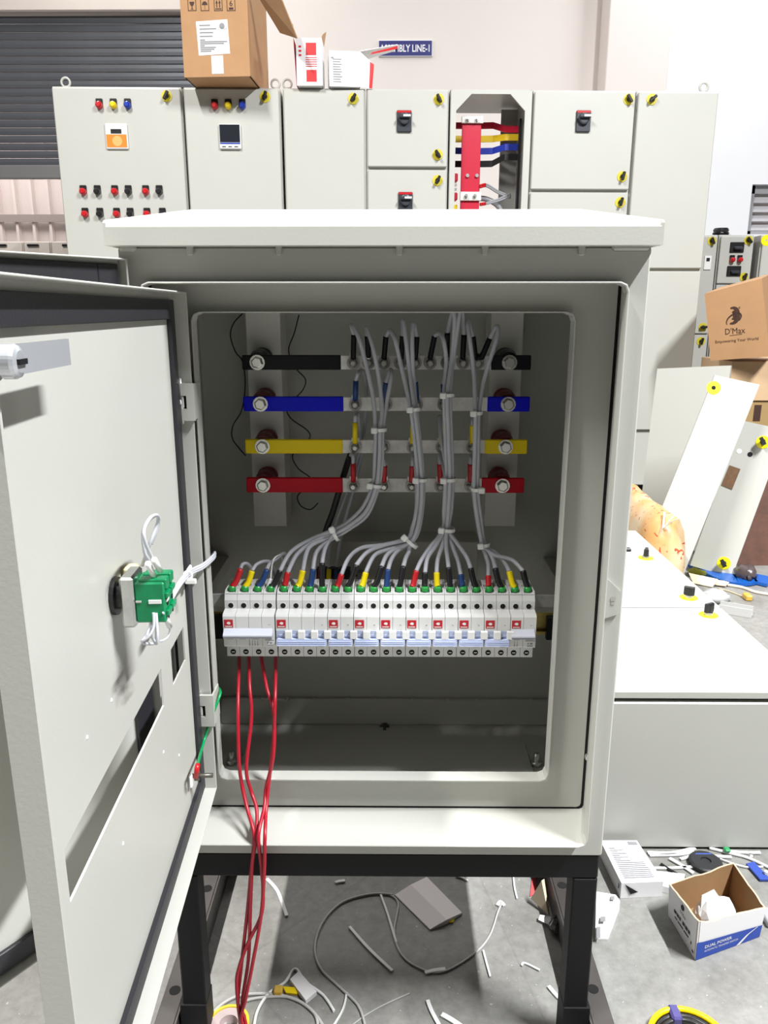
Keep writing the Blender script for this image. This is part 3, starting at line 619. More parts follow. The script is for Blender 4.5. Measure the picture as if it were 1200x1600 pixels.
# busbar uprights (top hat channels)
UPY = 1.193
uprights = []
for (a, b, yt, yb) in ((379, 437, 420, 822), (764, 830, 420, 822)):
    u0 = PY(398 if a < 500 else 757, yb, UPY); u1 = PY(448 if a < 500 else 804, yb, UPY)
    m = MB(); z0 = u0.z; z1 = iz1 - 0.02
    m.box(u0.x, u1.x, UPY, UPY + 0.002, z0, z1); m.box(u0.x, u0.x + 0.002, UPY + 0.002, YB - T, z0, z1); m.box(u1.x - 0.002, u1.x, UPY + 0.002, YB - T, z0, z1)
    uprights.append((u0.x, u1.x, z0)); m.build('busbar_upright', mat('brightened_upright_grey', (0.72, 0.71, 0.66), 0.45, bump=0.05, bscale=350), enc)  # colour lightened so the uprights read brighter than the back wall
# equipment plate brackets behind the breakers
a = PY(515, 838, 1.23); b = PY(742, 905, 1.23)
m = MB(); m.box(a.x, b.x, 1.20, 1.203, b.z - 0.02, a.z, 0.001); m.box(a.x, b.x, 1.203, YB - T, a.z - 0.002, a.z); m.build('terminal_plate', M_PAINT, enc)

# ---- doors
def door_matrix(hx, hy, deg):
    """Local: x = from the hinge towards the free edge, y = towards the inside of the door, z up."""
    t = math.radians(deg); d = Vector((-math.sin(t), -math.cos(t), 0)); n_ = Vector((math.cos(t), -math.sin(t), 0))
    return Matrix(((d.x, n_.x, 0, hx), (d.y, n_.y, 0, hy), (0, 0, 1, 0), (0, 0, 0, 1)))
def make_door(name, DM, W, z0, z1, fl, gw, gx, holes, label, sheet_mat=M_PAINT, gt=0.010):
    m = MB(DM); t = 0.002
    # face sheet with rectangular holes: split in a grid
    xs = sorted({0, W} | {h[0] for h in holes} | {h[1] for h in holes}); zs = sorted({z0, z1} | {h[2] for h in holes} | {h[3] for h in holes})
    for i in range(len(xs) - 1):
        for j in range(len(zs) - 1):
            cx, cz = (xs[i] + xs[i + 1]) / 2, (zs[j] + zs[j + 1]) / 2
            if any(h[0] < cx < h[1] and h[2] < cz < h[3] for h in holes): continue
            m.add([(xs[i], 0, zs[j]), (xs[i + 1], 0, zs[j]), (xs[i + 1], 0, zs[j + 1]), (xs[i], 0, zs[j + 1])], [(0, 1, 2, 3)])
            m.add([(xs[i], -t, zs[j]), (xs[i + 1], -t, zs[j]), (xs[i + 1], -t, zs[j + 1]), (xs[i], -t, zs[j + 1])], [(3, 2, 1, 0)])
    for h in holes:
        m.add([(h[0], 0, h[2]), (h[1], 0, h[2]), (h[1], 0, h[3]), (h[0], 0, h[3]), (h[0], -t, h[2]), (h[1], -t, h[2]), (h[1], -t, h[3]), (h[0], -t, h[3])], [(i, 4 + i, 4 + (i + 1) % 4, (i + 1) % 4) for i in range(4)])
    o = m.build(name, sheet_mat, enc, label=label)
    m = MB(DM)
    m.box(-0.0005, t, -t, fl, z0, z1, 0.0006); m.box(W - t, W + 0.0005, -t, fl, z0, z1, 0.0006); m.box(t, W - t, -t, fl, z1 - t, z1, 0.0006); m.box(t, W - t, -t, fl, z0, z0 + t, 0.0006)
    m.build('flange', sheet_mat, o)
    g = gx
    m = MB(DM)
    for (a, b, c, d) in ((g, g + gw, z0 + g, z1 - g), (W - 0.018, W - 0.0035, z0 + g, z1 - g), (g + gw, W - 0.018, z1 - g - gw, z1 - g), (g + gw, W - 0.018, z0 + g, z0 + g + gw)):
        m.box(a, b, 0.0002, gt, c, d, 0.001)
    m.build('gasket', M_GASKET, o)
    return o
DIN = door_matrix(-0.2585, 0.945, -2.8); DW = 0.521; DZ0, DZ1 = 0.408, 1.0705
def DL(px, py, off=0.0):
    n_ = (DIN.to_3x3() @ Vector((0, 1, 0))); p0 = DIN @ Vector((0, off, 0)); return DIN.inverted() @ PN(px, py, p0, n_)
s0 = DL(287, 983); s1 = DL(99, 1322); s2 = DL(110, 1404); s3 = DL(291, 1033); q0 = DL(253, 1047); q1 = DL(267, 1020)
zt_ = (s0.z + s1.z) / 2; zb_ = (s2.z + s3.z) / 2
hl = [(0.052, DL(267, 1020).x, zb_, zt_), (DL(252, 1047).x, (s1.x + s2.x) / 2, zb_, zt_)]
ind = make_door('inner_door', DIN, DW, DZ0, DZ1, 0.0185, 0.022, 0.009, hl, 'inner door with breaker slot and black gasket', gt=0.005)
DOUT = door_matrix(-0.303, 0.905, 35.0); OW = 0.585
outd = make_door('outer_door', DOUT, OW, ZB - 0.006, 1.105, 0.015, 0.026, 0.006, [], 'outer door folded back behind the inner door', gt=0.006)
# hinges of the inner door
for py0, py1 in ((598, 656), (1082, 1130)):
    a = PY(277 if py0 < 800 else 305, py0, 0.945); b = PY(308 if py0 < 800 else 338, py1, 0.945); x0, x1 = a.x, b.x; z0, z1 = b.z, a.z; yy = 0.938
    m = MB(); hm = (z0 + z1) / 2; hh = (z1 - z0); wx = x1 - x0
    m.prism([(0, 0), (wx, 0), (wx, hh), (0, hh), (0, hh * 0.67), (wx * 0.56, hh * 0.67), (wx * 0.56, hh * 0.32), (0, hh * 0.32)], (x0, yy - 0.002, z0), (1, 0, 0), (0, 0, 1), (0, 0.004, 0)); m.box(x1 - 0.003, x1 - 0.0005, yy + 0.002, YC, z0 + 0.001, z1 - 0.001)
    m.box(x0 + wx * 0.02, x0 + wx * 0.40, yy - 0.0015, yy + 0.002, z0 + hh * 0.33, z1 - hh * 0.34, 0.001)
    hn = m.build('hinge', M_PAINT, enc)
    MB().box(x0 + wx * 0.36, x0 + wx * 0.60, yy + 0.0022, yy + 0.003, z0 + hh * 0.28, z1 - hh * 0.28).build('slot', M_HOLE, hn)
    MB().cyl((x0 + 0.005, yy + 0.001, z0 - 0.004), (x0 + 0.005, yy + 0.001, z1 + 0.006), 0.0032, 8).build('hinge_pin', M_STEEL, hn)
    MB().box(x0 - 0.004, x0 + 0.006, yy - 0.003, yy + 0.002, hm - 0.003, hm + 0.003, 0.001).build('pin_stop', M_WHITEPL, hn)
# cam lock on the inner door
c = DL(24, 565, 0.03); m = MB(DIN)
cx_, cz_ = c.x, c.z; tl = cx_ - DL(108, 561, 0.023).x
m.box(cx_ - 0.016, cx_ + 0.016, 0.0, 0.009, cz_ - 0.016, cz_ + 0.016, 0.003, 1)
m.disc_stack((cx_, 0, cz_), (0, 1, 0), [(0, 0.0105), (0.020, 0.0105), (0.021, 0.007), (0.024, 0.007), (0.024, 0.0095), (0.030, 0.0095), (0.032, 0.0085), (0.033, 0.006)], 32, 0)
m.box(cx_ - 0.0055, cx_ + 0.0055, 0.033, 0.0345, cz_ - 0.0015, cz_ + 0.0015, 0, 1)
lk = m.build('cam_lock', [M_CHROME, mat('dark_nut', (0.06, 0.06, 0.07), 0.3, metal=0.8)], ind)
m = MB(DIN); L0 = cx_; m.prism([(0.008, -0.006), (-0.014, -0.0085), (-tl, -0.0085), (-tl, 0.0085), (-0.014, 0.0085), (0.008, 0.006)][::-1], (L0, 0.0215, cz_), (1, 0, 0), (0, 0, 1), (0, 0.0025, 0))
m.build('cam_tongue', M_CHROME, lk)
# small dents of the door sheet
for (px, py) in ((176, 1094), (138, 1152), (194, 1318), (281, 1180), (257, 1175)):
    p = DL(px, py, 0.001); MB(DIN).disc_stack((p.x, 0.0, p.z), (0, 1, 0), [(0, 0.002), (0.0008, 0.0012)], 8).build('rivet', M_WHITEPL, ind)
# push button contact block on the inner door
cb = DL(232, 930, 0.03); bx, bz = cb.x, cb.z
pb = thing('push_button_contact_block', DIN @ Vector((bx, 0.0, bz - 0.03)), 'green push button contact block with white wires on the inner door', 'contact block')
m = MB(DIN); m.disc_stack((bx, 0, bz), (0, 1, 0), [(0, 0.017), (0.004, 0.017), (0.004, 0.012), (0.013, 0.012)], 18); m.build('mounting_nut', M_BLACK, pb)
MB(DIN).box(bx - 0.017, bx + 0.017, 0.010, 0.022, bz - 0.024, bz + 0.022, 0.002).build('metal_collar', M_STEEL, pb)
for sx in (-1, 1):
    m = MB(DIN); xa, xb = (bx - 0.0155, bx - 0.0005) if sx < 0 else (bx + 0.0005, bx + 0.0155)
    m.box(xa, xb, 0.022, 0.048, bz - 0.020, bz + 0.017, 0.0015, 0); m.box(xa + 0.002, xb - 0.002, 0.026, 0.050, bz + 0.010, bz + 0.0195, 0.001, 0)
    m.box(xa + 0.001, xb - 0.001, 0.048, 0.0505, bz - 0.014, bz - 0.009, 0.0005, 0); m.box(xa + 0.001, xb - 0.001, 0.048, 0.0505, bz + 0.002, bz + 0.007, 0.0005, 0)
    for zz_ in (-0.0165, -0.004, 0.011): m.disc_stack(((xa + xb) / 2, 0.0482, bz + zz_), (0, 1, 0), [(0, 0.0022), (0.0006, 0.0022)], 8, 1)
    m.box((xa + xb) / 2 - 0.004, (xa + xb) / 2 + 0.004, 0.040, 0.049, bz - 0.002, bz + 0.0005, 0, 2) if sx > 0 else None
    if sx > 0:
        m.box(xb - 0.0002, xb + 0.0012, 0.034, 0.045, bz - 0.002, bz + 0.0015, 0.0003, 2); m.box(xb - 0.0002, xb + 0.0012, 0.023, 0.028, bz - 0.001, bz + 0.0010, 0.0003, 3)
    m.build('contact_unit', [mat('contact_green', (0.0, 0.21, 0.075), 0.35, var=0.15, vscale=90), M_HOLE, M_WHITEPL, M_STEEL], pb)
M_WIREW = mat('white_wire', (0.55, 0.56, 0.60), 0.42)
def dpt(px, py, off): return PN(px, py, DIN @ Vector((0, off, 0)), (DIN.to_3x3() @ Vector((0, 1, 0))))
def door_wire(pts, offs, name='control_wire'):
    return cr([dpt(px, py, o) for (px, py), o in zip(pts, offs)], 7)
m = MB(); m.tube(door_wire([(241, 905), (236, 888), (226, 862), (224, 830), (233, 812), (245, 805), (248, 815), (242, 835), (236, 850)], [0.036, 0.036, 0.034, 0.034, 0.034, 0.034, 0.032, 0.028, 0.024]), 0.0017, 6); m.build('control_wire', M_WIREW, pb)
m = MB(); m.tube(door_wire([(249, 893), (240, 876), (228, 850), (225, 828), (236, 808), (246, 806), (246, 818), (234, 850), (222, 884)], [0.042, 0.040, 0.038, 0.037, 0.037, 0.036, 0.033, 0.026, 0.016]), 0.0017, 6); m.build('control_wire', M_WIREW, pb)
for (a_, b_, o_) in (((231, 880), (241, 902), 0.038), ((241, 874), (250, 892), 0.043)):
    MB().tube([dpt(*a_, o_), dpt(*b_, o_)], 0.0026, 8).build('wire_sleeve', M_WHITEPL, pb)
m = MB(); m.tube(door_wire([(235, 957), (236, 975), (230, 990), (223, 1003), (232, 1006), (243, 1003), (245, 985), (247, 958)], [0.034, 0.034, 0.032, 0.03, 0.032, 0.034, 0.036, 0.036]), 0.0015, 6); m.build('control_wire', M_WIREW, pb)
m = MB(); m.tube(door_wire([(240, 957), (240, 980), (232, 995), (222, 1002), (234, 992), (244, 1006), (246, 990), (244, 958)], [0.04, 0.04, 0.036, 0.03, 0.034, 0.04, 0.042, 0.04]), 0.0013, 6); m.build('control_wire', M_WIREW, pb)
m = MB(); m.tube(door_wire([(255, 957), (263, 975), (266, 982), (263, 994), (256, 1000), (249, 1002)], [0.046, 0.046, 0.046, 0.044, 0.042, 0.04]), 0.0010, 6); m.build('control_wire', M_WIREW, pb)
MB().tube([dpt(258, 962, 0.046), dpt(265, 979, 0.046)], 0.0026, 8).build('wire_sleeve', M_WHITEPL, pb)
m = MB(DIN); y_ = DL(212, 890, 0.012); m.box(y_.x - 0.008, y_.x + 0.008, 0.002, 0.014, y_.z - 0.012, y_.z + 0.004, 0.002); m.build('lamp_holder', mat('cream_plastic', (0.75, 0.66, 0.38), 0.5), pb)
# bundle of control wires from the block to the inside of the enclosure
ends = [dpt(258, 955, 0.03), dpt(270, 930, 0.022), dpt(286, 905, 0.022), PY(300, 893, 0.90), PY(318, 884, 0.935), PY(332, 872, 0.962), PY(336, 866, 0.982), PY(333, 868, 1.0), PY(322, 878, 1.03)]
cw = thing('control_wire_bundle', (ends[3].x, ends[3].y, ends[0].z), 'white control wire bundle from door button into the enclosure', 'wire')
for k in range(4):
    dx = Vector((0, 0.0016 * math.cos(k * 1.57), 0.0026 * math.sin(k * 1.57))); MB().tube(cr([p + dx for p in ends], 6), 0.0017, 6).build('strand', M_WIREW, cw)
tb = dpt(285, 897, 0.003); l_ = DIN.inverted() @ tb
MB(DIN).box(l_.x - 0.009, l_.x + 0.009, 0.0095, 0.0135, l_.z - 0.011, l_.z + 0.010, 0.002).build('tie_mount', M_WHITEPL, cw)
p = (ends[2] + ends[3]) / 2; MB().torus(p, (ends[3] - ends[2]), 0.0048, 0.0013, 14, 6).box(p.x - 0.003, p.x + 0.010, p.y - 0.004, p.y + 0.001, p.z - 0.010, p.z - 0.004, 0.001).build('cable_tie', M_WHITEPL, cw)
# earth wire of the inner door
st = DL(302, 1215, 0.006)
m = MB(DIN); m.box(st.x + 0.001, st.x + 0.010, 0.002, 0.006, st.z - 0.010, st.z + 0.008, 0.002, 1); m.cyl((st.x - 0.004, 0.004, st.z), (st.x - 0.004, 0.030, st.z), 0.003, 8, 0); m.cyl((st.x - 0.004, 0.007, st.z), (st.x - 0.004, 0.013, st.z), 0.0062, 6, 0)
m.build('earth_stud', [mat('dull_stud', (0.16, 0.15, 0.13), 0.4), M_WHITEPL], ind)
ew = [dpt(306, 1214, 0.014), dpt(309, 1195, 0.018), PY(318, 1160, 0.93), PY(331, 1120, 0.94), PY(343, 1088, 0.955), PY(344, 1079, 0.97), PY(340, 1074, 1.0)]
et = thing('earth_wire', ew[0], 'thin green earth wire by the lower hinge', 'wire')
q = cr(ew, 7); MB().tube(q[6:], 0.0020, 6).build('insulation', mat('green_wire', (0.0, 0.27, 0.08), 0.35), et); MB().tube(q[:8], 0.0032, 8).build('sleeve', M_RED, et)

# ------------------------------------------------------------------ black stand
st = thing('support_stand', ((XL + XR) / 2, (Y0 + YB) / 2, 0), 'black welded steel stand under the open enclosure', 'stand')
lw = 0.034; bz1 = ZB - 0.0005; bz0 = PY(600, 1371, Y0 + 0.003).z; yf = Y0 + 0.003; yb = YB + 0.040; rz = 0.05
MB().box(XL + 0.004, XR - 0.002, yf, yf + lw, bz0, bz1, 0.002).build('front_beam', M_BLACKP, st)
MB().box(XL + 0.004, XR - 0.002, yb - lw, yb, bz0, bz1, 0.002).build('back_beam', M_BLACKP, st)
for x_ in (XL + 0.004, XR - 0.002 - lw): MB().box(x_, x_ + lw, yf + lw, yb - lw, bz0, bz1, 0.002).build('side_beam', M_BLACKP, st)
for x_ in (XL + 0.004, XR - 0.002 - lw):
    for y_ in (yf, yb - lw):
        lg = MB().box(x_, x_ + lw, y_, y_ + lw, 0.0005, bz0, 0.002).build('leg', M_BLACKP, st)
        MB().box(x_ - (0.004 if x_ < 0 else 0.0006), x_ + lw + (0.0006 if x_ < 0 else 0.004), y_ - 0.002, y_ + lw + 0.002, 0.0008, 0.072, 0.001).build('foot_sleeve', M_BLACKP, lg)
# holed base channels on the floor below the legs
M_CHAN = mat('dull_black_channel', (0.055, 0.048, 0.044), 0.45, metal=0.2, var=0.25, vscale=14)
for (xa, xb, sgn, lab) in ((-0.341, -0.311, -1, 'left holed base channel on the floor under the stand'), (0.2935, 0.326, 1, 'right holed base channel on the floor under the stand')):
    t = thing('base_channel', ((xa + xb) / 2, 1.35, 0), lab, 'steel channel', 'base channels under the stand')
    m = MB(); web = xb if sgn < 0 else xa
    m.box(web - 0.002, web + 0.002, 0.62, 2.02, 0, rz - 0.0005); m.box(xa, xb, 0.62, 2.02, rz - 0.005, rz - 0.0005, 0.001); m.box(xa, xb, 0.62, 2.02, 0, 0.004)
    m.build('channel', M_CHAN, t)
    for py in ((1388, 1547) if sgn < 0 else (1383, 1545)):
        p = PZ(325 if sgn < 0 and py < 1500 else (272 if sgn < 0 else (880 if py < 1500 else 929)), py, rz); xx = (xa + xb) / 2
        MB().disc_stack((xx, p.y, rz - 0.0005), (0, 0, 1), [(0, 0.0085), (0.0006, 0.0085)], 14).build('bolt_hole', M_HOLE, t)
# ------------------------------------------------------------------ busbars
YBAR = 1.135
def shy(Y): return Y - 0.02 * max(0.0, min(1.0, (Y - 1.05) / 0.05))
def hexbolt(p, r=0.0085, wash=0.011, h=0.006, stud=0.0):
    m = MB(); m.disc_stack(p, (0, -1, 0), [(0, wash), (0.0016, wash)], 14, 0); m.disc_stack(p + Vector((0, -0.0016, 0)), (0, -1, 0), [(0, r), (h * 0.8, r), (h, r * 0.8)], 6, 0)
    if stud: m.disc_stack(p + Vector((0, -h, 0)), (0, -1, 0), [(0, 0.0042), (stud, 0.0042), (stud + 0.001, 0.003)], 10, 1)
    return m
M_BOLT = mat('bright_zinc_bolt', (0.66, 0.65, 0.61), 0.28, metal=1.0)
M_DGLOSS = mat('red_insulator', (0.16, 0.004, 0.006), 0.4)
M_SLV = {'black': mat('black_bus_sleeve', (0.004, 0.004, 0.006), 0.4, spec=0.25), 'blue': mat('blue_bus_sleeve', (0.002, 0.004, 0.60), 0.4, spec=0.2), 'yellow': mat('yellow_bus_sleeve', (0.90, 0.68, 0.004), 0.4, spec=0.25), 'red': mat('red_bus_sleeve', (0.56, 0.002, 0.016), 0.4, spec=0.2)}
BARS = {}
for (col, xl, xr, yt, yb, b0, b1, e0, e1, lugs) in (
    ('black', 378, 830, 555, 578, 533, 767, (402, 566), (796, 568), (552, 576, 600, 625, 649, 672, 698, 723, 746)),
    ('blue', 380, 828, 620, 643, 537, 761, (407, 631), (794, 632), (555, 603, 651, 693)),
    ('yellow', 383, 824, 687, 709, 536, 757, (410, 697), (790, 697), (555, 600, 645, 690, 738)),
    ('red', 385, 819, 747, 770, 536, 752, (411, 760), (785, 760), (552, 600, 643, 688, 735))):
    a = PY(xl, (yt + yb) / 2, YBAR); b = PY(xr, (yt + yb) / 2, YBAR); z1 = PY(600, yt, YBAR).z; z0 = PY(600, yb, YBAR).z
    x0 = PY(b0, yb, YBAR).x; x1 = PY(b1, yb, YBAR).x; zc = (z0 + z1) / 2
    t = thing('busbar', ((a.x + b.x) / 2, YBAR, z0), {'black': 'topmost busbar with black sleeved ends', 'blue': 'busbar with blue sleeved ends, second from top', 'yellow': 'busbar with yellow sleeved ends, third from top', 'red': 'lowest busbar with red sleeved ends'}[col], 'busbar', 'busbars in the enclosure')
    MB().box(x0 - 0.004, x1 + 0.004, YBAR + 0.001, YBAR + 0.006, z0 + 0.0006, z1 - 0.0006, 0.0005).build('bare_bar', M_ALU, t)
    for (s0_, s1_, e) in ((a.x, x0, e0), (x1, b.x, e1)):
        MB().box(s0_, s1_, YBAR, YBAR + 0.007, z0, z1, 0.0012).build('sleeve', M_SLV[col], t)
        p = PY(e[0], e[1], YBAR); p.z = zc
        hexbolt(p).build('bolt', [M_BOLT, M_BOLT], t)
        m = MB(); m.disc_stack((p.x, UPY - 0.0002, zc + 0.003), (0, -1, 0), [(0, 0.0125), (0.003, 0.0155), (0.012, 0.0165), (0.022, 0.013), (0.030, 0.0155), (0.040, 0.0145), (UPY - YBAR - 0.0075, 0.012)], 20)
        m.build('insulator', M_BLACK if col == 'black' else M_DGLOSS, t)
    for px in lugs:
        p = PY(px, (yt + yb) / 2 + 1.5, YBAR); p.z = zc - 0.0005; p.y = YBAR - 0.0014
        hexbolt(p, 0.0065, 0.0092, 0.005, 0.006).build('bolt', [mat('dull_zinc_nut', (0.33, 0.32, 0.30), 0.35, metal=1.0), M_BOLT], t)
    BARS[col] = (z0, z1, zc)

# ------------------------------------------------------------------ DIN rails
YN = 0.995; YS = 1.012; YK = 1.064
M_RAIL = mat('galvanised_rail', (0.62, 0.62, 0.60), 0.35, metal=0.35, var=0.25, vscale=30)
M_YZINC = mat('yellow_zinc_rail', (0.62, 0.50, 0.16), 0.35, metal=0.8, var=0.2, vscale=30)
zrail = PY(600, 972, 1.07).z
t = thing('din_rail', (0, 1.07, zrail - 0.018), 'galvanised mounting rail carrying the row of breakers', 'rail')
MB().box(ix0 + 0.03, ix1 - 0.03, 1.073, 1.0745, zrail - 0.0125, zrail + 0.0125).box(ix0 + 0.03, ix1 - 0.03, 1.0655, 1.067, zrail - 0.0175, zrail - 0.0125).box(ix0 + 0.03, ix1 - 0.03, 1.0655, 1.067, zrail + 0.0125, zrail + 0.0175).box(ix0 + 0.03, ix1 - 0.03, 1.067, 1.073, zrail - 0.0135, zrail - 0.0125).box(ix0 + 0.03, ix1 - 0.03, 1.067, 1.073, zrail + 0.0125, zrail + 0.0135).build('rail', M_YZINC, t)
zr2 = PY(850, 942, 1.075).z
MB().box(ix0 + 0.004, ix1 - 0.004, 1.0755, 1.0795, zr2 - 0.008, zr2 + 0.012, 0.001).build('support_bar', M_RAIL, t)
for x_ in (ix0 + 0.004, ix1 - 0.029):
    MB().box(x_, x_ + 0.025, 1.0795, YB - 0.004, zr2 - 0.010, zr2 + 0.012, 0.001).build('support_arm', M_PAINT, t)
    MB().box(x_ + (0.030 if x_ < 0 else -0.030), x_ + (0.058 if x_ < 0 else -0.003), 1.056, 1.0652, zrail - 0.022, zrail + 0.014, 0.001).build('rail_clamp', M_BLACKP, t)
t = thing('rear_din_rail', (0.02, 1.17, 0.5), 'yellow zinc rail with coloured terminals behind the breakers', 'rail')
a = PY(470, 914, 1.165); b = PY(735, 914, 1.165)
MB().box(a.x, b.x, 1.165, 1.1665, a.z - 0.03, a.z + 0.004).box(a.x, b.x, 1.159, 1.165, a.z + 0.003, a.z + 0.0045).build('rail', M_YZINC, t)
for (px0, px1, mm) in ((494, 512, M_BLACK), (512, 530, M_BLACK), (530, 548, M_BLACK)):
    p = PY(px0, 889, 1.15); q = PY(px1, 918, 1.15); MB().box(p.x, q.x - 0.0006, 1.15, 1.165, q.z - 0.02, p.z, 0.001).build('terminal', mm, t)
p = PY(552, 895, 1.15); q = PY(568, 925, 1.15); m = MB(); m.box(p.x, q.x, 1.15, 1.165, q.z - 0.02, p.z, 0.001, 0)
for py in (899, 911): c = PY(556, py, 1.15); m.disc_stack((c.x, 1.15, c.z), (0, -1, 0), [(0, 0.0022), (0.0006, 0.0022)], 8, 1)
m.build('end_stop', [mat('grey_end_stop', (0.16, 0.16, 0.155), 0.5), M_HOLE], t)
M_DKR = mat('dark_red_sleeve', (0.22, 0.004, 0.008), 0.4); M_DKB = mat('dark_blue_sleeve', (0.006, 0.018, 0.13), 0.4)
SLEEVE = {'red': mat('wire_sleeve_red', (0.50, 0.010, 0.016), 0.38), 'yellow': mat('wire_sleeve_yellow', (0.85, 0.66, 0.0), 0.38), 'blue': mat('wire_sleeve_blue', (0.010, 0.045, 0.17), 0.4), 'black': mat('wire_sleeve_black', (0.008, 0.008, 0.010), 0.38), 'white': M_WHITEPL}
M_FERR = mat('green_ferrule', (0.02, 0.36, 0.06), 0.4)
M_WIRE = mat('grey_wire_insulation', (0.47, 0.475, 0.52), 0.42)
for (px, c) in ((500, 'red'), (513, 'yellow'), (525, 'blue')):
    MB().tube([PY(px, 918, 1.145), PY(px + 1, 890, 1.145)], 0.0038, 8).build('terminal_sleeve', SLEEVE[c], t)

# ------------------------------------------------------------------ breakers
M_BRK = mat('breaker_white', (0.69, 0.69, 0.68), 0.4); M_BRK2 = mat('breaker_groove', (0.30, 0.30, 0.30), 0.6)
M_LAV = mat('lavender_handle', (0.54, 0.61, 0.85), 0.35); M_LAVD = mat('lavender_recess', (0.27, 0.30, 0.40), 0.4); M_LOGO = mat('red_logo', (0.46, 0.004, 0.016), 0.4)
bxa = PY(348.5, 985, YN).x; MOD = (PY(838, 985, YN).x - bxa - 0.001) / 24.0
zn1 = PY(590, 961, YN).z; zn0 = PY(590, 1011.5, YN).z; zs1 = PY(590, 929, YS).z; zs0 = PY(590, 1027, YS).z
zh = PY(590, 946.5, YS).z; zh0 = PY(590, 1019, YS).z
def breaker(x0, n, kind, label):
    w = n * MOD; t = thing('circuit_breaker', (x0 + w / 2, YK - 0.02, zs0), label, 'circuit breaker', 'breakers on the rail')
    prof = [(YS + 0.004, zs0), (YS, zs0 + 0.001), (YS, zn0 + 0.001), (YN + 0.001, zn0), (YN, zn0 + 0.002), (YN, zn1 - 0.003), (YN + 0.002, zn1), (YS, zn1 + 0.002), (YS, zs1 - 0.009), (YS + 0.005, zs1), (YK, zs1), (YK, zs0)]
    m = MB(); g = 0.00022
    for k in range(n):
        xa, xb = x0 + k * MOD + (0.0004 if k == 0 else g), x0 + (k + 1) * MOD - (0.0004 if k == n - 1 else g)
        m.prism(prof, (xa, 0, 0), (0, 1, 0), (0, 0, 1), (xb - xa, 0, 0), 0)
        # slotted cheeks between the wire entries on top
        m.prism([(YS + 0.004, zs1 - 0.002), (YS + 0.007, zs1 + 0.003), (YK, zs1 + 0.004), (YK, zs1 - 0.002)], (xa, 0, 0), (0, 1, 0), (0, 0, 1), (0.0022, 0, 0), 0)
        m.prism([(YS + 0.004, zs1 - 0.002), (YS + 0.007, zs1 + 0.003), (YK, zs1 + 0.004), (YK, zs1 - 0.002)], (xb - 0.0022, 0, 0), (0, 1, 0), (0, 0, 1), (0.0022, 0, 0), 0)
        m.box(xa, xb, YK - 0.018, YK, zs1, zs1 + 0.004, 0.001, 0)
    m.box(x0 + 0.001, x0 + w - 0.001, YS + 0.004, YK - 0.002, zs0 + 0.001, zs1 - 0.001, 0, 1)
    m.build('body', [M_BRK, M_BRK2], t)
    for k in range(n):
        xc = x0 + (k + 0.5) * MOD
        m = MB(); m.disc_stack((xc, YS + 0.0001, zh), (0, -1, 0), [(0, 0.0046), (0.0004, 0.0046), (0.0005, 0.0037)], 14, 0); m.disc_stack((xc, YS - 0.0005, zh), (0, -1, 0), [(0, 0.0037), (0.0003, 0.0037)], 14, 1); m.build('terminal_screw', [M_WHITEPL, M_HOLE], t)
        m = MB(); m.disc_stack((xc, YS + 0.0001, zh0), (0, -1, 0), [(0, 0.0040), (0.0004, 0.0040)], 14, 0); m.box(xc - 0.0020, xc + 0.0022, YS - 0.0009, YS - 0.0004, zh0 - 0.0005, zh0 + 0.0005, 0, 1); m.build('terminal_screw', [M_HOLE, M_STEEL], t)
        m = MB(); m.disc_stack((xc, YS + 0.0135, zs1 + 0.0001), (0, 0, 1), [(0, 0.0060), (0.0006, 0.0060)], 12); m.build('wire_entry', M_HOLE, t)
    # logo
    hz = zn1 - zn0; lx = x0 + 0.002; lw_ = 0.0122; lt = zn1 - hz * 0.155; lb = zn1 - hz * 0.395
    m = MB(); m.box(lx, lx + lw_, YN - 0.0005, YN + 0.0005, lb, lt, 0, 0); cxl = lx + lw_ / 2; czl = lb + (lt - lb) * 0.58
    m.prism([(-0.0028, -0.0003), (-0.0002, 0.0022), (-0.0002, 0.0012), (0.0006, 0.0018), (0.0026, 0.0010), (0.0026, -0.0014), (0.0006, -0.0022), (-0.0002, -0.0014), (-0.0002, -0.0022)][::-1], (cxl, YN - 0.0007, czl), (1, 0, 0), (0, 0, 1), (0, 0.0002, 0), 1)
    for q in range(7): m.box(cxl - 0.0046 + q * 0.00135, cxl - 0.0046 + q * 0.00135 + 0.0010, YN - 0.0007, YN - 0.0005, lb + 0.0010, lb + 0.0024, 0, 1)
    m.build('logo', [M_LOGO, M_WHITEPL], t)
    MB().box(x0 + w - 0.0085, x0 + w - 0.0065, YN - 0.0004, YN, lb + 0.004, lb + 0.0046).build('tick_print', M_GREYINK, t)
    if kind == 'mcb':
        ha = zn1 - hz * 0.475; hb = zn1 - hz * 0.70; hc_ = zn1 - hz * 0.90
        m = MB(); m.box(x0 + 0.0008, x0 + w - 0.0008, YN - 0.0010, YN + 0.0002, hb, ha, 0.0003, 0)
        for k in range(n): m.box(x0 + (k + 0.5) * MOD - 0.0052, x0 + (k + 0.5) * MOD + 0.0052, YN - 0.0022, YN - 0.0008, hb + 0.0022, hb + 0.0052, 0.0004, 0)
        m.build('handle_slot', M_LAVD if False else mat('lavender_slot', (0.40, 0.45, 0.60), 0.4), t)
        for k in range(n):
            xx = x0 + (k + 1) * MOD
            MB().box(xx - 0.0049, min(xx + 0.0049, x0 + w + 0.0049), YN - 0.0062, YN - 0.0008, hb, ha + 0.0008, 0.0007).build('nub', M_WHITEPL, t)
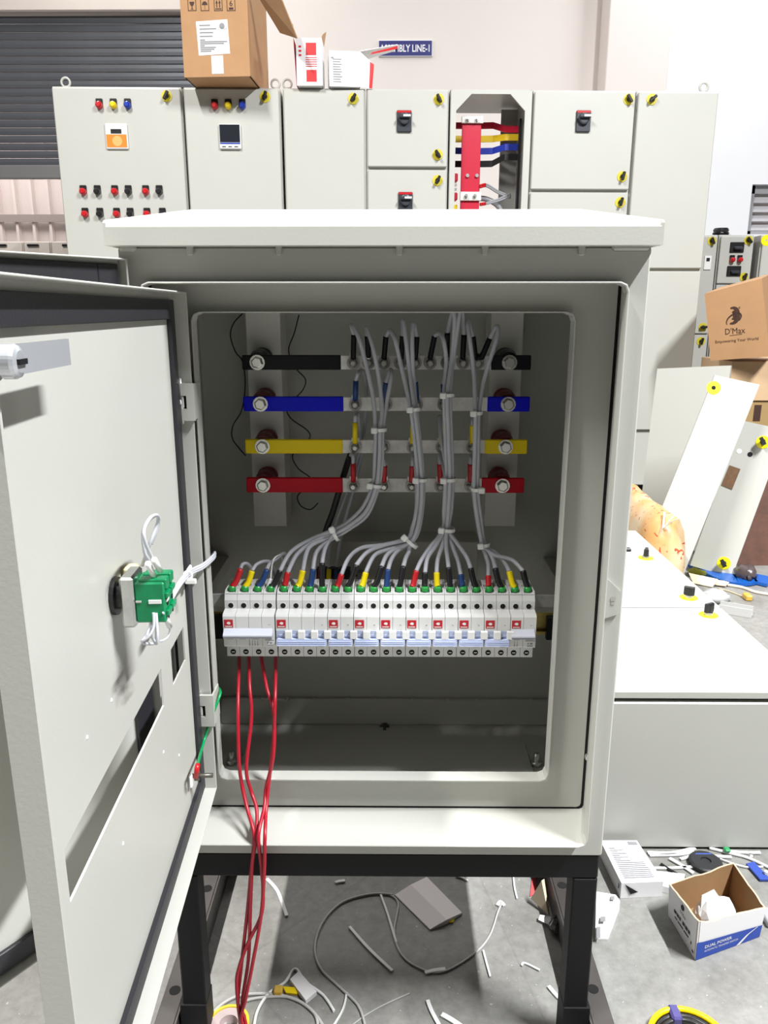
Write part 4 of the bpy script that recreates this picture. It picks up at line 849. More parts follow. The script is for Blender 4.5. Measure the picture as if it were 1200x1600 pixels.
        m = MB(); m.prism([(0.0015, hc_), (w - 0.0030, hc_), (w - 0.0012, hc_ + 0.0022), (w - 0.0012, hb - 0.0014), (w - 0.0030, hb), (0.0030, hb), (0.0012, hb - 0.0014), (0.0012, hc_ + 0.0022)], (x0, YN - 0.0065, 0), (1, 0, 0), (0, 0, 1), (0, 0.0066, 0), 0)
        for q in (0.35, 0.62): m.box(x0 + 0.003, x0 + w - 0.003, YN - 0.0074, YN - 0.0064, hc_ + (hb - hc_) * q, hc_ + (hb - hc_) * q + 0.0008, 0.0002, 0)
        m.box(x0 + 0.002, x0 + w - 0.002, YN - 0.0072, YN - 0.0060, hc_ - 0.0002, hc_ + 0.0012, 0.0003, 0)
        m.build('toggle_handle', M_LAV, t)
        m = MB(); m.box(x0 + w - 0.0135, x0 + w - 0.0055, YN - 0.0004, YN, zn0 + 0.0012, zn0 + 0.0022)
        for k in range(2 if n == 2 else 4): m.box(x0 + w * (0.25 if n == 2 else 0.52) + k * 0.003, x0 + w * (0.25 if n == 2 else 0.52) + k * 0.003 + 0.0007, YN - 0.0004, YN, zn0 + 0.0010, zn0 + 0.0034)
        m.build('rating_print', M_GREYINK, t)
    else:
        ha = zn1 - hz * 0.42; hb = zn1 - hz * 0.60
        m = MB(); m.prism([(YN, ha), (YN - 0.010, hb + 0.002), (YN - 0.010, hb), (YN, hb)], (x0 + 0.0015, 0, 0), (0, 1, 0), (0, 0, 1), (w - 0.0045, 0, 0), 0)
        m.build('toggle_handle', mat('lavender_white', (0.56, 0.58, 0.66), 0.35), t)
        m = MB(); m.box(x0 + 0.0015, x0 + w - 0.0030, YN - 0.0095, YN - 0.0002, hb - 0.0030, hb - 0.0002, 0.0004)
        for k in range(n): m.box(x0 + (k + 0.5) * MOD - 0.0046, x0 + (k + 0.5) * MOD + 0.0046, YN - 0.0014, YN + 0.0002, hb - 0.0072, hb - 0.0026, 0.0003)
        m.build('handle_grip', mat('grey_handle_grip', (0.25, 0.26, 0.29), 0.4), t)
        m = MB(); m.box(x0 + w - 0.0145, x0 + w - 0.0015, YN - 0.0004, YN, zn0 + 0.0100, zn0 + 0.0106)
        for (qa, qb, qc, qd) in ((0.0112, 0.0096, 0.0052, 0.0074), (0.0080, 0.0042, 0.0052, 0.0074), (0.0115, 0.0038, 0.0020, 0.0036)): m.box(x0 + w - qa, x0 + w - qb, YN - 0.0004, YN, zn0 + qc, zn0 + qd)
        for k in range(n): 
            xx = x0 + w * (0.5 if n == 4 else 0.18) + k * 0.0037; m.box(xx, xx + 0.0005, YN - 0.0004, YN, zn0 + 0.0015, zn0 + 0.0098); m.box(xx - 0.0007, xx + 0.0010, YN - 0.0004, YN, zn0 + 0.0035, zn0 + 0.0042)
        m.build('rating_print', M_GREYINK, t)
    return t
POLES = []
x = bxa
nth = ['', '', 'first', 'second', 'third', 'fourth', 'fifth', 'sixth', 'seventh']
for i in range(10):
    n = 4 if i < 2 else 2; kind = 'down' if i in (0, 9) else 'mcb'
    lab = ('four pole white breaker at the left end, feeding the red wires' if i == 0 else 'four pole white breaker with lavender handle, second in the row' if i == 1 else 'two pole white breaker at the right end with handle down' if i == 9 else nth[i] + ' of the two pole breakers with lavender handles, counted from left')
    if i == 1: x += 0.001
    breaker(x, n, kind, lab)
    POLES += [x + (k + 0.5) * MOD for k in range(n)]
    x += n * MOD

# ------------------------------------------------------------------ grey wires from the busbars to the breakers
ZFER = zs1 - 0.003
WR = 0.0031
def lug(m, px, bar):
    pass
def grey_wire(label, src, top, mid, dest, pole, col, bar=None):
    """src: px of the lug sleeve (bottom, top) at the busbar; top, mid: (px, py, Y) path; dest: px of the sleeve at the breaker."""
    xp = POLES[pole]; entry = Vector((xp, YS + 0.0135, ZFER)); st_ = Vector((PY(dest[0], dest[1], YS + 0.022)))
    P = []
    sleeve_top = None
    if src:
        s0_, s1_ = src; YL = YBAR - 0.008
        sleeve_top = [PY(s0_[0], s0_[1], YL), PY((s0_[0] + s1_[0]) / 2, (s0_[1] + s1_[1]) / 2, YL - 0.002), PY(s1_[0], s1_[1], YL - 0.004)]
        P.append(sleeve_top[2])
    P += [PY(a_, b_, shy(c_)) for a_, b_, c_ in list(top) + list(mid)]
    P += [st_]
    o = thing('grey_wire', entry, label, 'wire', 'grey wires of the breakers')
    q = cr(P, 7); MB().tube(q, WR, 8).build('insulation', M_WIRE, o)
    tan = (q[-1] - q[-3]).normalized()
    mid_ = (st_ + entry) / 2 + tan * 0.002
    sl = cr([st_ - tan * 0.0015, mid_, entry + Vector((0, 0, 0.009))], 5)
    MB().tube(sl, 0.0042, 10).build('sleeve', SLEEVE[col], o)
    m = MB(); m.disc_stack(entry + Vector((0, 0, 0.0005)), (0, 0, 1), [(0, 0.0040), (0.001, 0.0052), (0.0085, 0.0052), (0.010, 0.0040)], 12); m.build('ferrule', M_FERR, o)
    if src:
        lc = {'black': M_SLV['black'], 'blue': SLEEVE['blue'], 'yellow': SLEEVE['yellow'], 'red': SLEEVE['red']}[bar]
        MB().tube(cr(sleeve_top, 4), 0.0040, 10).build('lug_sleeve', lc, o)
        a_ = sleeve_top[0]; z0, z1, zc = BARS[bar]
        m = MB(); m.box(a_.x - 0.0062, a_.x + 0.0062, YBAR - 0.0014, YBAR - 0.0001, zc - 0.007, z1 + 0.003, 0.0005); m.cyl((a_.x, YBAR - 0.004, z1 - 0.006), a_, 0.0036, 8); m.build('lug', M_STEEL, o)
    return o
YT = 1.115
# bundle A
A_mid = lambda dx, dy, Yo=0.0: [(592 + dx, 671, 1.10 + Yo), (591 + dx, 715, 1.095 + Yo), (587 + dx * .8, 757, 1.09 + Yo), (571 + dx * .6, 797 + dy, 1.085 + Yo), (546, 820 + dy, 1.08 + Yo), (524, 833 + dy, 1.075 + Yo)]
grey_wire('grey wire from top busbar curving furthest left to black sleeve', ((552, 560), (553, 523)), [(549, 508, 1.128), (560, 527, YT), (572, 570, YT), (583, 622, 1.108)], A_mid(-5, -6) + [(488, 842, 1.07), (455, 862, 1.05)], (437, 893), 3, 'black', 'black')
grey_wire('grey wire with red sleeve into second breaker, from lowest busbar', ((600, 752), (601, 728)), [(598, 716, 1.135), (594, 735, 1.115)], A_mid(0, -1, 0.006)[2:] + [(500, 841, 1.068), (466, 864, 1.05)], (449, 896), 4, 'red', 'red')
grey_wire('grey wire with yellow sleeve into second breaker', None, [(600, 690, 1.13)], A_mid(4, 3, 0.006)[1:] + [(505, 843, 1.068), (482, 857, 1.05)], (473, 893), 5, 'yellow')
grey_wire('grey wire with blue sleeve into second breaker, from blue busbar', ((600, 625), (603, 598)), [(610, 578, 1.135), (611, 590, 1.118), (604, 630, 1.11)], A_mid(6, 6) + [(508, 849, 1.066), (494, 864, 1.05)], (489, 891), 6, 'blue', 'blue')
grey_wire('grey wire from top busbar to black sleeve at second breaker', ((576, 557), (574, 525)), [(573, 513, 1.128), (583, 545, YT), (592, 590, YT), (597, 640, 1.105)], A_mid(2, 1, -0.006) + [(514, 845, 1.07), (507, 860, 1.05)], (503, 881), 7, 'black', 'black')
# bundle B
B_mid = lambda dx, dy, Yo=0.0: [(645 + dx, 640, 1.10 + Yo), (651 + dx, 690, 1.095 + Yo), (656 + dx, 749, 1.09 + Yo), (655 + dx, 792, 1.085 + Yo), (648 + dx, 828 + dy * .5, 1.08 + Yo), (638 + dx * .5, 845 + dy, 1.075 + Yo)]
grey_wire('grey wire with red sleeve into first two pole breaker', ((643, 752), (644, 728)), [(646, 715, 1.135), (650, 735, 1.112)], B_mid(-4, -4)[3:] + [(600, 851, 1.07), (565, 856, 1.06), (545, 872, 1.05)], (533, 899), 8, 'red', 'red')
grey_wire('grey wire from top busbar to second pole of first two pole breaker', ((600, 560), (603, 526)), [(609, 517, 1.13), (617, 530, YT), (624, 560, YT), (634, 603, 1.11)], B_mid(-3, -3) + [(606, 850, 1.07), (575, 862, 1.058)], (556, 884), 9, 'black', 'black')
grey_wire('grey wire with yellow sleeve into second two pole breaker, from yellow busbar', ((645, 692), (645, 664)), [(646, 655, 1.135), (648, 672, 1.115)], B_mid(1, 2, 0.006)[1:] + [(608, 858, 1.07), (585, 868, 1.055)], (571, 896), 10, 'yellow', 'yellow')
grey_wire('grey wire from top busbar to second pole of second two pole breaker', ((627, 560), (629, 525)), [(630, 501, 1.125), (634, 530, YT), (640, 580, YT)], B_mid(3, 3, -0.005) + [(617, 858, 1.07), (604, 868, 1.055)], (596, 886), 11, 'black', 'black')
grey_wire('grey wire with blue sleeve into third two pole breaker', ((651, 625), (649, 597)), [(645, 583, 1.135), (640, 592, 1.12)], B_mid(-1, 5, 0.008) + [(622, 860, 1.07), (612, 873, 1.055)], (606, 891), 12, 'blue', 'blue')
grey_wire('grey wire from top busbar to second pole of third two pole breaker', ((649, 560), (651, 526)), [(646, 506, 1.125), (644, 535, YT), (646, 590, YT)], B_mid(5, 7) + [(639, 862, 1.07), (634, 872, 1.055)], (630, 886), 13, 'black', 'black')
# bundle C
C_mid = lambda dx, Yo=0.0, ex=0.0: [(698 + dx, 618, 1.10 + Yo), (700 + dx, 685, 1.095 + Yo), (702 + dx, 749, 1.09 + Yo), (700 + dx, 795, 1.085 + Yo), (697 + dx * .8, 827, 1.08 + Yo)]
grey_wire('grey wire with red sleeve into fourth two pole breaker', ((688, 752), (687, 725)), [(688, 712, 1.135), (693, 730, 1.112)], C_mid(-6)[2:] + [(672, 855, 1.065), (659, 874, 1.05)], (650, 893), 14, 'red', 'red')
grey_wire('grey wire from top busbar to second pole of fourth two pole breaker', ((672, 560), (679, 525)), [(687, 521, 1.128), (693, 532, YT), (697, 562, YT), (695, 600, 1.108)], C_mid(-4) + [(681, 852, 1.065), (668, 872, 1.05)], (664, 896), 15, 'black', 'black')
grey_wire('grey wire with yellow sleeve into fifth two pole breaker', ((690, 692), (689, 664)), [(687, 652, 1.135), (690, 690, 1.115)], C_mid(-1, 0.006)[2:] + [(691, 852, 1.065), (684, 874, 1.05)], (682, 896), 16, 'yellow', 'yellow')
grey_wire('grey wire from top busbar to second pole of fifth two pole breaker', ((698, 558), (699, 520)), [(705, 495, 1.125), (709, 488, 1.115), (710, 510, YT), (706, 560, YT)], C_mid(1, -0.006) + [(697, 852, 1.065), (699, 870, 1.05)], (701, 888), 17, 'black', 'black')
grey_wire('grey wire with blue sleeve into sixth two pole breaker', ((693, 625), (693, 600)), [(695, 590, 1.135), (697, 602, 1.12)], C_mid(3, 0.006) + [(708, 856, 1.065), (716, 878, 1.05)], (720, 899), 18, 'blue', 'blue')
grey_wire('grey wire from top busbar to second pole of sixth two pole breaker', ((723, 560), (725, 523)), [(723, 492, 1.125), (719, 487, 1.115), (714, 520, YT), (707, 570, YT)], C_mid(5) + [(714, 848, 1.065), (729, 870, 1.05)], (736, 889), 19, 'black', 'black')
# bundle D
D_mid = lambda dx, Yo=0.0: [(745 + dx, 646, 1.10 + Yo), (744 + dx, 700, 1.095 + Yo), (743 + dx, 763, 1.09 + Yo), (748 + dx, 808, 1.085 + Yo), (755 + dx * .7, 849, 1.078 + Yo)]
grey_wire('grey wire with red sleeve into last lavender handled breaker', ((735, 752), (735, 725)), [(737, 712, 1.135), (741, 730, 1.112)], D_mid(-3)[2:] + [(759, 868, 1.065), (763, 882, 1.055)], (763, 901), 20, 'red', 'red')
grey_wire('grey wire from top busbar to last lavender handled breaker', ((743, 560), (739, 526)), [(731, 503, 1.128), (734, 530, YT), (740, 580, YT)], D_mid(-2, -0.004) + [(764, 862, 1.068), (771, 876, 1.055)], (774, 889), 21, 'black', 'black')
grey_wire('grey wire with yellow sleeve into breaker at the right end', ((738, 692), (738, 664)), [(740, 655, 1.135), (744, 672, 1.115)], D_mid(2, 0.006)[1:] + [(775, 864, 1.07), (789, 880, 1.055)], (796, 894), 22, 'yellow', 'yellow')
grey_wire('grey wire arching furthest right to black sleeve at the right end', ((752, 560), (765, 529)), [(776, 510, 1.128), (778, 520, 1.118), (770, 548, YT), (756, 595, YT)], D_mid(3) + [(770, 866, 1.062), (800, 875, 1.052)], (818, 893), 23, 'black', 'black')
# short wires of the first breaker
def short_wire(label, pts, dest, pole, col, sr=0.0042, wr=0.0026, ferr=True, dx=0.0):
    xp = POLES[pole] + dx; entry = Vector((xp, YS + 0.0135, ZFER)); s_ = PY(dest[0], dest[1], YS + 0.022)
    o = thing('grey_wire', entry, label, 'wire', 'grey wires of the breakers')
    q = cr([s_] + [PY(*p) for p in pts], 7); MB().tube(q, wr, 8).build('insulation', M_WIRE if col != 'white' else M_WHITEPL, o)
    MB().tube(cr([s_, (s_ + entry) / 2, entry + Vector((0, 0, 0.008 if ferr else 0.002))], 4), sr, 10).build('sleeve', SLEEVE[col], o)
    if ferr: MB().disc_stack(entry + Vector((0, 0, 0.0005)), (0, 0, 1), [(0, 0.0040), (0.001, 0.0052), (0.0085, 0.0052), (0.010, 0.0040)], 12).build('ferrule', M_FERR, o)
short_wire('short grey wire with red sleeve into the leftmost breaker', [(379, 882, 1.045), (386, 881, 1.05), (393, 890, 1.06), (396, 910, 1.085)], (376, 889), 0, 'red')
short_wire('short grey wire with yellow sleeve into the leftmost breaker', [(401, 882, 1.045), (414, 877, 1.055), (424, 881, 1.065), (430, 900, 1.085)], (394, 892), 1, 'yellow')
short_wire('short wire with dark blue sleeve into the leftmost breaker', [(421, 882, 1.045), (432, 873, 1.055), (445, 865, 1.075), (450, 885, 1.09)], (417, 890), 2, 'blue')
short_wire('thin white wire with white ferrule into the leftmost breaker', [(424, 892, 1.04), (427, 875, 1.045), (435, 868, 1.055), (440, 870, 1.07), (443, 890, 1.085)], (423, 904), 3, 'white', 0.0026, 0.0011, False, -0.0065)

# wires that drop behind to the rear terminals
for (lab, lugp, pts, bar, sc) in (
    ('dark wire from blue busbar dropping behind the rails', ((555, 625), (556, 595)), [(560, 583, 1.14), (568, 582, 1.165), (572, 620, 1.19), (563, 720, 1.195), (535, 830, 1.18), (526, 885, 1.15)], 'blue', 'blue'),
    ('dark wire from yellow busbar dropping behind the rails', ((555, 692), (555, 660)), [(556, 650, 1.14), (560, 650, 1.17), (562, 700, 1.19), (545, 760, 1.195), (518, 840, 1.18), (514, 885, 1.15)], 'yellow', 'yellow'),
    ('dark wire in black sleeving from red busbar to rear terminals', ((552, 752), (552, 724)), [(551, 712, 1.14), (546, 715, 1.17), (535, 750, 1.185), (520, 800, 1.19), (508, 835, 1.185), (501, 885, 1.15)], 'red', 'red')):
    s0_, s1_ = lugp; YL = YBAR - 0.008; sl_ = [PY(s0_[0], s0_[1], YL), PY((s0_[0] + s1_[0]) / 2, (s0_[1] + s1_[1]) / 2, YL - 0.002), PY(s1_[0], s1_[1], YL - 0.004)]
    P = [sl_[2]] + [PY(a, b, shy(c)) for a, b, c in pts]; o = thing('drop_wire', P[-1], lab, 'wire', 'wires behind the busbars')
    q = cr(P, 7); MB().tube(q, 0.0028, 8).build('insulation', M_WIRE, o); MB().tube(sl_, 0.0040, 10).build('lug_sleeve', SLEEVE[sc], o)
    if bar == 'red': MB().tube(q[12:36], 0.0052, 8).build('sleeving', M_BLACK, o)
    z0, z1, zc = BARS[bar]; a_ = sl_[0]; m = MB(); m.box(a_.x - 0.0062, a_.x + 0.0062, YBAR - 0.0014, YBAR - 0.0001, zc - 0.007, z1 + 0.003, 0.0005); m.cyl((a_.x, YBAR - 0.004, z1 - 0.006), a_, 0.0036, 8); m.build('lug', M_STEEL, o)
M_THIN = mat('thin_black_wire', (0.012, 0.012, 0.012), 0.5)
for lab, pts in (('thin black wire looping left of the left upright', [(379, 490), (365, 505), (360, 525), (368, 550), (379, 565), (383, 600), (378, 640), (364, 665), (363, 685), (375, 702), (384, 712)]),
                 ('thin black wire weaving down between upright and wires', [(467, 492), (460, 520), (451, 548), (462, 575), (477, 592), (474, 608), (462, 622), (449, 640), (456, 655), (480, 672), (484, 684), (470, 695), (457, 712), (466, 732), (486, 748), (478, 762), (465, 775), (470, 790), (485, 796), (497, 786)])):
    MB().tube(cr([PY(a, b, 1.225) for a, b in pts], 5), 0.0011, 5).build('thin_wire', M_THIN, label=lab, cat='wire', group='thin black wires at the back')

# cable ties
def tie(px, py, Y, w, ang, label, flip=1):
    Y = shy(Y); c = PY(px, py, Y); m = MB(Matrix.Translation(c) @ Matrix.Rotation(ang, 4, 'Y'))
    n = 20; a_, b_ = w, 0.0095
    pts = [(a_ * math.cos(2 * math.pi * k / n), b_ * math.sin(2 * math.pi * k / n)) for k in range(n)]
    loft_v = []; 
    for (s, z) in ((1.0, -0.0024), (1.0, 0.0024), (1.12, 0.0024), (1.12, -0.0024)): loft_v += [(x * s, y * s, z) for x, y in pts]
    m.add(loft_v, [(i * n + k, ((i + 1) % 4) * n + k, ((i + 1) % 4) * n + (k + 1) % n, i * n + (k + 1) % n) for i in range(4) for k in range(n)])
    t = thing('cable_tie', c, label, 'cable tie', 'white cable ties on the wire bundles')
    m.build('strap', M_WHITEPL, t)
    m = MB(Matrix.Translation(c) @ Matrix.Rotation(ang, 4, 'Y')); m.box(-flip * w * 0.95 - 0.0045, -flip * w * 0.95 + 0.0045, -0.0135, -0.0080, -0.0042, 0.0042, 0.0012); m.build('head', M_WHITEPL, t)
for k, (col, L) in enumerate((('left', ((594, 671, 1.10, 0.0085, 0), (587, 758, 1.092, 0.0085, 0.15), (524, 834, 1.076, 0.0100, 1.15))), ('second', ((648, 639, 1.10, 0.0075, 0), (658, 749, 1.092, 0.0085, 0.05), (641, 846, 1.078, 0.0125, 0.75))),
                              ('third', ((700, 617, 1.10, 0.0080, 0), (702, 749, 1.092, 0.0095, 0), (699, 827, 1.081, 0.0100, 0.1))), ('right', ((746, 645, 1.10, 0.0070, 0), (744, 764, 1.092, 0.0070, 0), (757, 850, 1.079, 0.0070, -0.1))))):
    for j, (px, py, Y, w, ang) in enumerate(L):
        tie(px, py, Y, w, ang, 'white cable tie, %s on the %s wire bundle' % (('topmost', 'middle', 'lowest')[j], ('leftmost', 'second', 'third', 'rightmost')[k]), -1 if (k == 3 and j == 1) else 1)

# ------------------------------------------------------------------ the four red wires hanging from the first breaker
M_REDW = mat('red_wire', (0.37, 0.006, 0.020), 0.38)
RW = (('leftmost at the breaker', [(374, 1026), (372, 1100), (373, 1180), (377, 1220), (386, 1262), (397, 1305), (393, 1355), (386, 1430), (376, 1520), (372, 1565), (375, 1600)]),
      ('second from left at the breaker', [(389, 1026), (390, 1070), (393, 1120), (385, 1200), (392, 1235), (401, 1265), (400, 1310), (394, 1350), (391, 1420), (388, 1500), (378, 1570), (384, 1600)]),
      ('third from left at the breaker', [(408, 1026), (417, 1075), (428, 1115), (427, 1180), (416, 1230), (413, 1262), (404, 1305), (408, 1350), (411, 1390), (408, 1430), (388, 1472), (374, 1510), (370, 1540), (377, 1600)]),
      ('rightmost at the breaker', [(431, 1026), (430, 1090), (427, 1160), (420, 1225), (416, 1264), (414, 1310), (413, 1360), (408, 1430), (394, 1510), (384, 1560), (378, 1600)]))
for i, (w_, pts) in enumerate(RW):
    P = []
    for px, py in pts:
        Y = 1.035 if py < 1040 else (0.99 if py < 1090 else 0.968 if py < 1130 else 0.955 if py < 1170 else 0.943 if py < 1240 else 0.925 if py < 1280 else 0.897 - 0.003 * i)
        P.append(PY(px, py, Y))
    l_ = P[-1]; P += [Vector((l_.x + 0.01 * i, l_.y - 0.02, 0.012)), Vector((l_.x + 0.02, l_.y - 0.08, 0.004)), Vector((l_.x + 0.1 - 0.03 * i, l_.y - 0.16, 0.003))]
    MB().tube(cr(P, 6), 0.0026, 7).build('red_wire', M_REDW, label='long red wire hanging to the floor, ' + w_, cat='wire', group='red wires hanging from the breaker')
# ------------------------------------------------------------------ cabinet lying on its back, right of the stand
LX0, LX1, LY0, LY1, LZ = 0.335, 0.803, 1.347, 2.46, 0.350
t = thing('lying_cabinet', ((LX0 + LX1) / 2, (LY0 + LY1) / 2, 0), 'grey cabinet lying on its back with three lids and yellow ringed knobs', 'cabinet')
MB().box(LX0, LX1, LY0, LY1, 0.004, LZ - 0.024, 0.003).build('body', M_PAINT, t)
MB().box(LX0 + 0.012, LX1 - 0.012, LY0 + 0.012, LY1 - 0.012, LZ - 0.024, LZ - 0.016).build('lid_gasket', M_GASKET, t)
MB().box(LX0 + 0.02, LX1 - 0.02, LY0 + 0.02, LY1 - 0.02, 0.0, 0.004).build('foot_strip', M_BLACKP, t)
yA = PZ(1121, 949, LZ).y; yB = PZ(1044, 883, LZ).y
def top_knob(px, py, parent, ang):
    p = PZ(px, py, LZ); M_ = Matrix.Translation((p.x, p.y, LZ)) @ Matrix.Rotation(ang, 4, 'Z'); m = MB(M_)
    m.ring((0, 0, 0), (0, 0, 1), 0.011, 0.022, 0.0012, 22, 0); m.disc_stack((0, 0, 0.0), (0, 0, 1), [(0, 0.011), (0.008, 0.010)], 14, 2)
    m.box(-0.013, 0.013, -0.005, 0.005, 0.007, 0.030, 0.002, 1); m.disc_stack((0, 0, 0.006), (0, 0, 1), [(0, 0.008), (0.020, 0.007)], 10, 1)
    return m.build('knob_lock', [mat('yellow_ring_bright', (0.85, 0.75, 0.0), 0.45), M_BLACK, M_STEEL], parent)
lids = [MB().box(LX0 - 0.001, LX1 + 0.001, a, b, LZ - 0.016, LZ, 0.002).build('lid', M_PAINT, t) for a, b in ((LY0 - 0.001, yA - 0.004), (yA + 0.004, yB - 0.004), (yB + 0.004, LY1))]
for y_ in (yA, yB): MB().box(LX0, LX1, y_ - 0.0038, y_ + 0.0038, LZ - 0.0158, LZ - 0.002).build('lid_gap_strip', mat('dark_gap_grey', (0.10, 0.10, 0.10), 0.7), t)  # dark strip added in each lid gap so the seam shows as a line
top_knob(1107, 961, lids[0], 0.5); top_knob(1076, 934, lids[1], -0.5); top_knob(1009, 872, lids[2], 1.2)
for (px, py) in ((1107, 977), (1053, 1027), (1155, 1027), (1008, 977)):
    p = PZ(px, py, LZ); MB().disc_stack((p.x, p.y, LZ), (0, 0, 1), [(0, 0.0022), (0.0003, 0.0022)], 8).build('rivet_hole', M_GREYINK, lids[0])
p = PZ(976, 922, LZ); m = MB(); m.disc_stack((p.x - 0.012, p.y, LZ), (0, 0, 1), [(0, 0.026), (0.003, 0.027), (0.010, 0.022), (0.016, 0.022), (0.034, 0.017), (0.036, 0.015)], 18)
m.build('white_plug', M_WHITEPL, label='small white plastic cap standing on the lying cabinet', cat='cap')
p = PZ(979, 861, LZ); MB().box(p.x - 0.014, p.x + 0.012, p.y - 0.008, p.y + 0.008, LZ, LZ + 0.010, 0.002).box(p.x - 0.03, p.x - 0.008, p.y - 0.006, p.y + 0.006, LZ + 0.001, LZ + 0.024, 0.004, 1).build('wire_nut', [M_BLACK, M_BLU], label='small blue and black connector on the lying cabinet', cat='connector')

# ------------------------------------------------------------------ rolled sack behind it
def lumpy(path, rw, rh, n=16, seed=1, wob=0.08):
    rnd = random.Random(seed); P = [Vector(p) for p in path]; N = len(P); vs = []
    for i in range(N):
        d = (P[min(i + 1, N - 1)] - P[max(i - 1, 0)]).normalized(); a = d.cross(Vector((0, 0, 1))).normalized(); b = Vector((0, 0, 1))
        e = min(1.0, 0.35 + 1.6 * min(i, N - 1 - i) / (N - 1) * 2)
        for k in range(n):
            q = 2 * math.pi * k / n; w_ = 1 + wob * (rnd.random() - .5) * 2
            vs.append(P[i] + a * math.cos(q) * rw * e * w_ + b * math.sin(q) * rh * e * w_)
    fs = [(i * n + k, (i + 1) * n + k, (i + 1) * n + (k + 1) % n, i * n + (k + 1) % n) for i in range(N - 1) for k in range(n)]
    fs += [tuple(range(n)), tuple((N - 1) * n + k for k in range(n))[::-1]]
    return vs, fs
def sack_material():
    m = bpy.data.materials.new('orange_printed_sack'); m.use_nodes = True; nt = m.node_tree; b = nt.nodes['Principled BSDF']; N = nt.nodes.new; L = nt.links.new
    tc = N('ShaderNodeTexCoord'); n = N('ShaderNodeTexNoise'); n.inputs['Scale'].default_value = 7; n.inputs['Detail'].default_value = 2; L(tc.outputs['Object'], n.inputs['Vector'])
    r = N('ShaderNodeValToRGB'); e = r.color_ramp.elements; e[0].position = 0.36; e[0].color = (0.58, 0.32, 0.12, 1); e[1].position = 0.62; e[1].color = (0.66, 0.52, 0.34, 1); L(n.outputs['Fac'], r.inputs['Fac'])
    n2 = N('ShaderNodeTexNoise'); n2.inputs['Scale'].default_value = 30; n2.inputs['Detail'].default_value = 1; n2.inputs['Distortion'].default_value = 1.5; L(tc.outputs['Object'], n2.inputs['Vector'])
    r2 = N('ShaderNodeValToRGB'); e = r2.color_ramp.elements; e[0].position = 0.64; e[0].color = (0, 0, 0, 1); e[1].position = 0.68; e[1].color = (1, 1, 1, 1); L(n2.outputs['Fac'], r2.inputs['Fac'])
    mx = N('ShaderNodeMixRGB'); L(r2.outputs[0], mx.inputs[0]); L(r.outputs[0], mx.inputs[1]); mx.inputs[2].default_value = (0.50, 0.08, 0.03, 1); L(mx.outputs[0], b.inputs['Base Color']); b.inputs['Roughness'].default_value = 0.4
    return m
M_SACK = sack_material()
sp = [PZ(1072, 900, 0.16), PZ(1052, 878, 0.20), PZ(1036, 858, 0.20), PZ(1020, 838, 0.20), PZ(1005, 816, 0.20), PZ(993, 800, 0.20)]
sp = [Vector((p.x - 0.015 - 0.014 * i, p.y, 0.185)) for i, p in enumerate(sp)]
sp = cr(sp, 3)
m = MB(); v_, f_ = lumpy(sp, 0.085, 0.185, 18, 3, 0.035); m.add(v_, f_, 0, True)
sk = m.build('rolled_sack', M_SACK, label='orange and cream printed sack rolled up behind the lying cabinet', cat='sack')
c0 = sp[8] + Vector((0.04, 0, 0.17))
for i, (px, py, Y) in enumerate(((1038, 800, 2.6), (1063, 802, 2.55), (1070, 810, 2.5))):
    e_ = PY(px, py, Y); base = PY(1036, 826, 2.55); m = MB(); m.tube(cr([base, (base + e_) / 2 + Vector((0, 0, 0.012)), e_], 5), 0.0035, 6, flat=0.4)
    m.build('loose_strap', M_WHITEPL, label=('white plastic strap standing upright out of the sack', 'upper curved white plastic strap on the sack', 'lower curved white plastic strap on the sack')[i], cat='strap', group='white straps on the sack')

# ------------------------------------------------------------------ loose doors leaning at the right
def leaning(name, BR, TR, TL, label, cat, mat_=M_PAINT, t_=0.018, rim=True):
    BL = BR + (TL - TR); o = thing(name, (BL + BR) / 2, label, cat)
    m = MB(); m.slab([BL, BR, TR, TL], t_); m.build('sheet', mat_, o)
    return o, BL
bl = PZ(993, 852, 0); tl = PY(1027, 576, 3.52); tr = PY(1142, 571, 3.34)
oA, _ = leaning('sheet_metal_plate', bl + (tr - tl), tr, tl, 'wide grey sheet panel leaning behind the narrow leaning door', 'panel')
br = PZ(1058, 923, 0); tr = PY(1187, 601, 3.02); tl = PY(1117, 586, 3.06)
oB, BLb = leaning('loose_door', br, tr, tl, 'narrow pale grey cabinet door leaning with one yellow ring', 'door')
def on_plane(px, py, a, b, c):
    n_ = (b - a).cross(c - a).normalized(); return PN(px, py, a, n_), (n_ if n_.y < 0 else -n_)
p, n_ = on_plane(1115, 606, br, tr, tl); m = MB(); m.ring(p, n_, 0.008, 0.026, 0.0015, 20, 0); m.disc_stack(p, n_, [(0, 0.008), (0.001, 0.008)], 10, 1); m.build('lock_hole', [mat('yellow_ring_bright', (0.85, 0.75, 0.0), 0.45), M_HOLE], oB)
br2 = PZ(1143, 903, 0); tr2 = PY(1228, 672, 3.08); tl2 = PY(1160, 657, 3.16)
oC, _ = leaning('loose_door', br2, tr2, tl2, 'grey cabinet door with two black knobs leaning at the right edge', 'door')
for (px, py) in ((1192, 691), (1131, 880)):
    p, n_ = on_plane(px, py, br2, tr2, tl2); m = MB(); m.ring(p, n_, 0.010, 0.026, 0.002, 20, 0); m.disc_stack(p, n_, [(0, 0.011), (0.03, 0.010)], 12, 1)
    d = (tr2 - br2).normalized(); w_ = n_.cross(d); m.prism([(-0.016, -0.007), (0.016, -0.007), (0.016, 0.007), (-0.016, 0.007)], p + n_ * 0.022, (d + w_).normalized(), (w_ - d).normalized(), n_ * 0.022, 1); m.build('knob_lock', [mat('yellow_ring_bright', (0.85, 0.75, 0.0), 0.45), M_BLACK], oC)
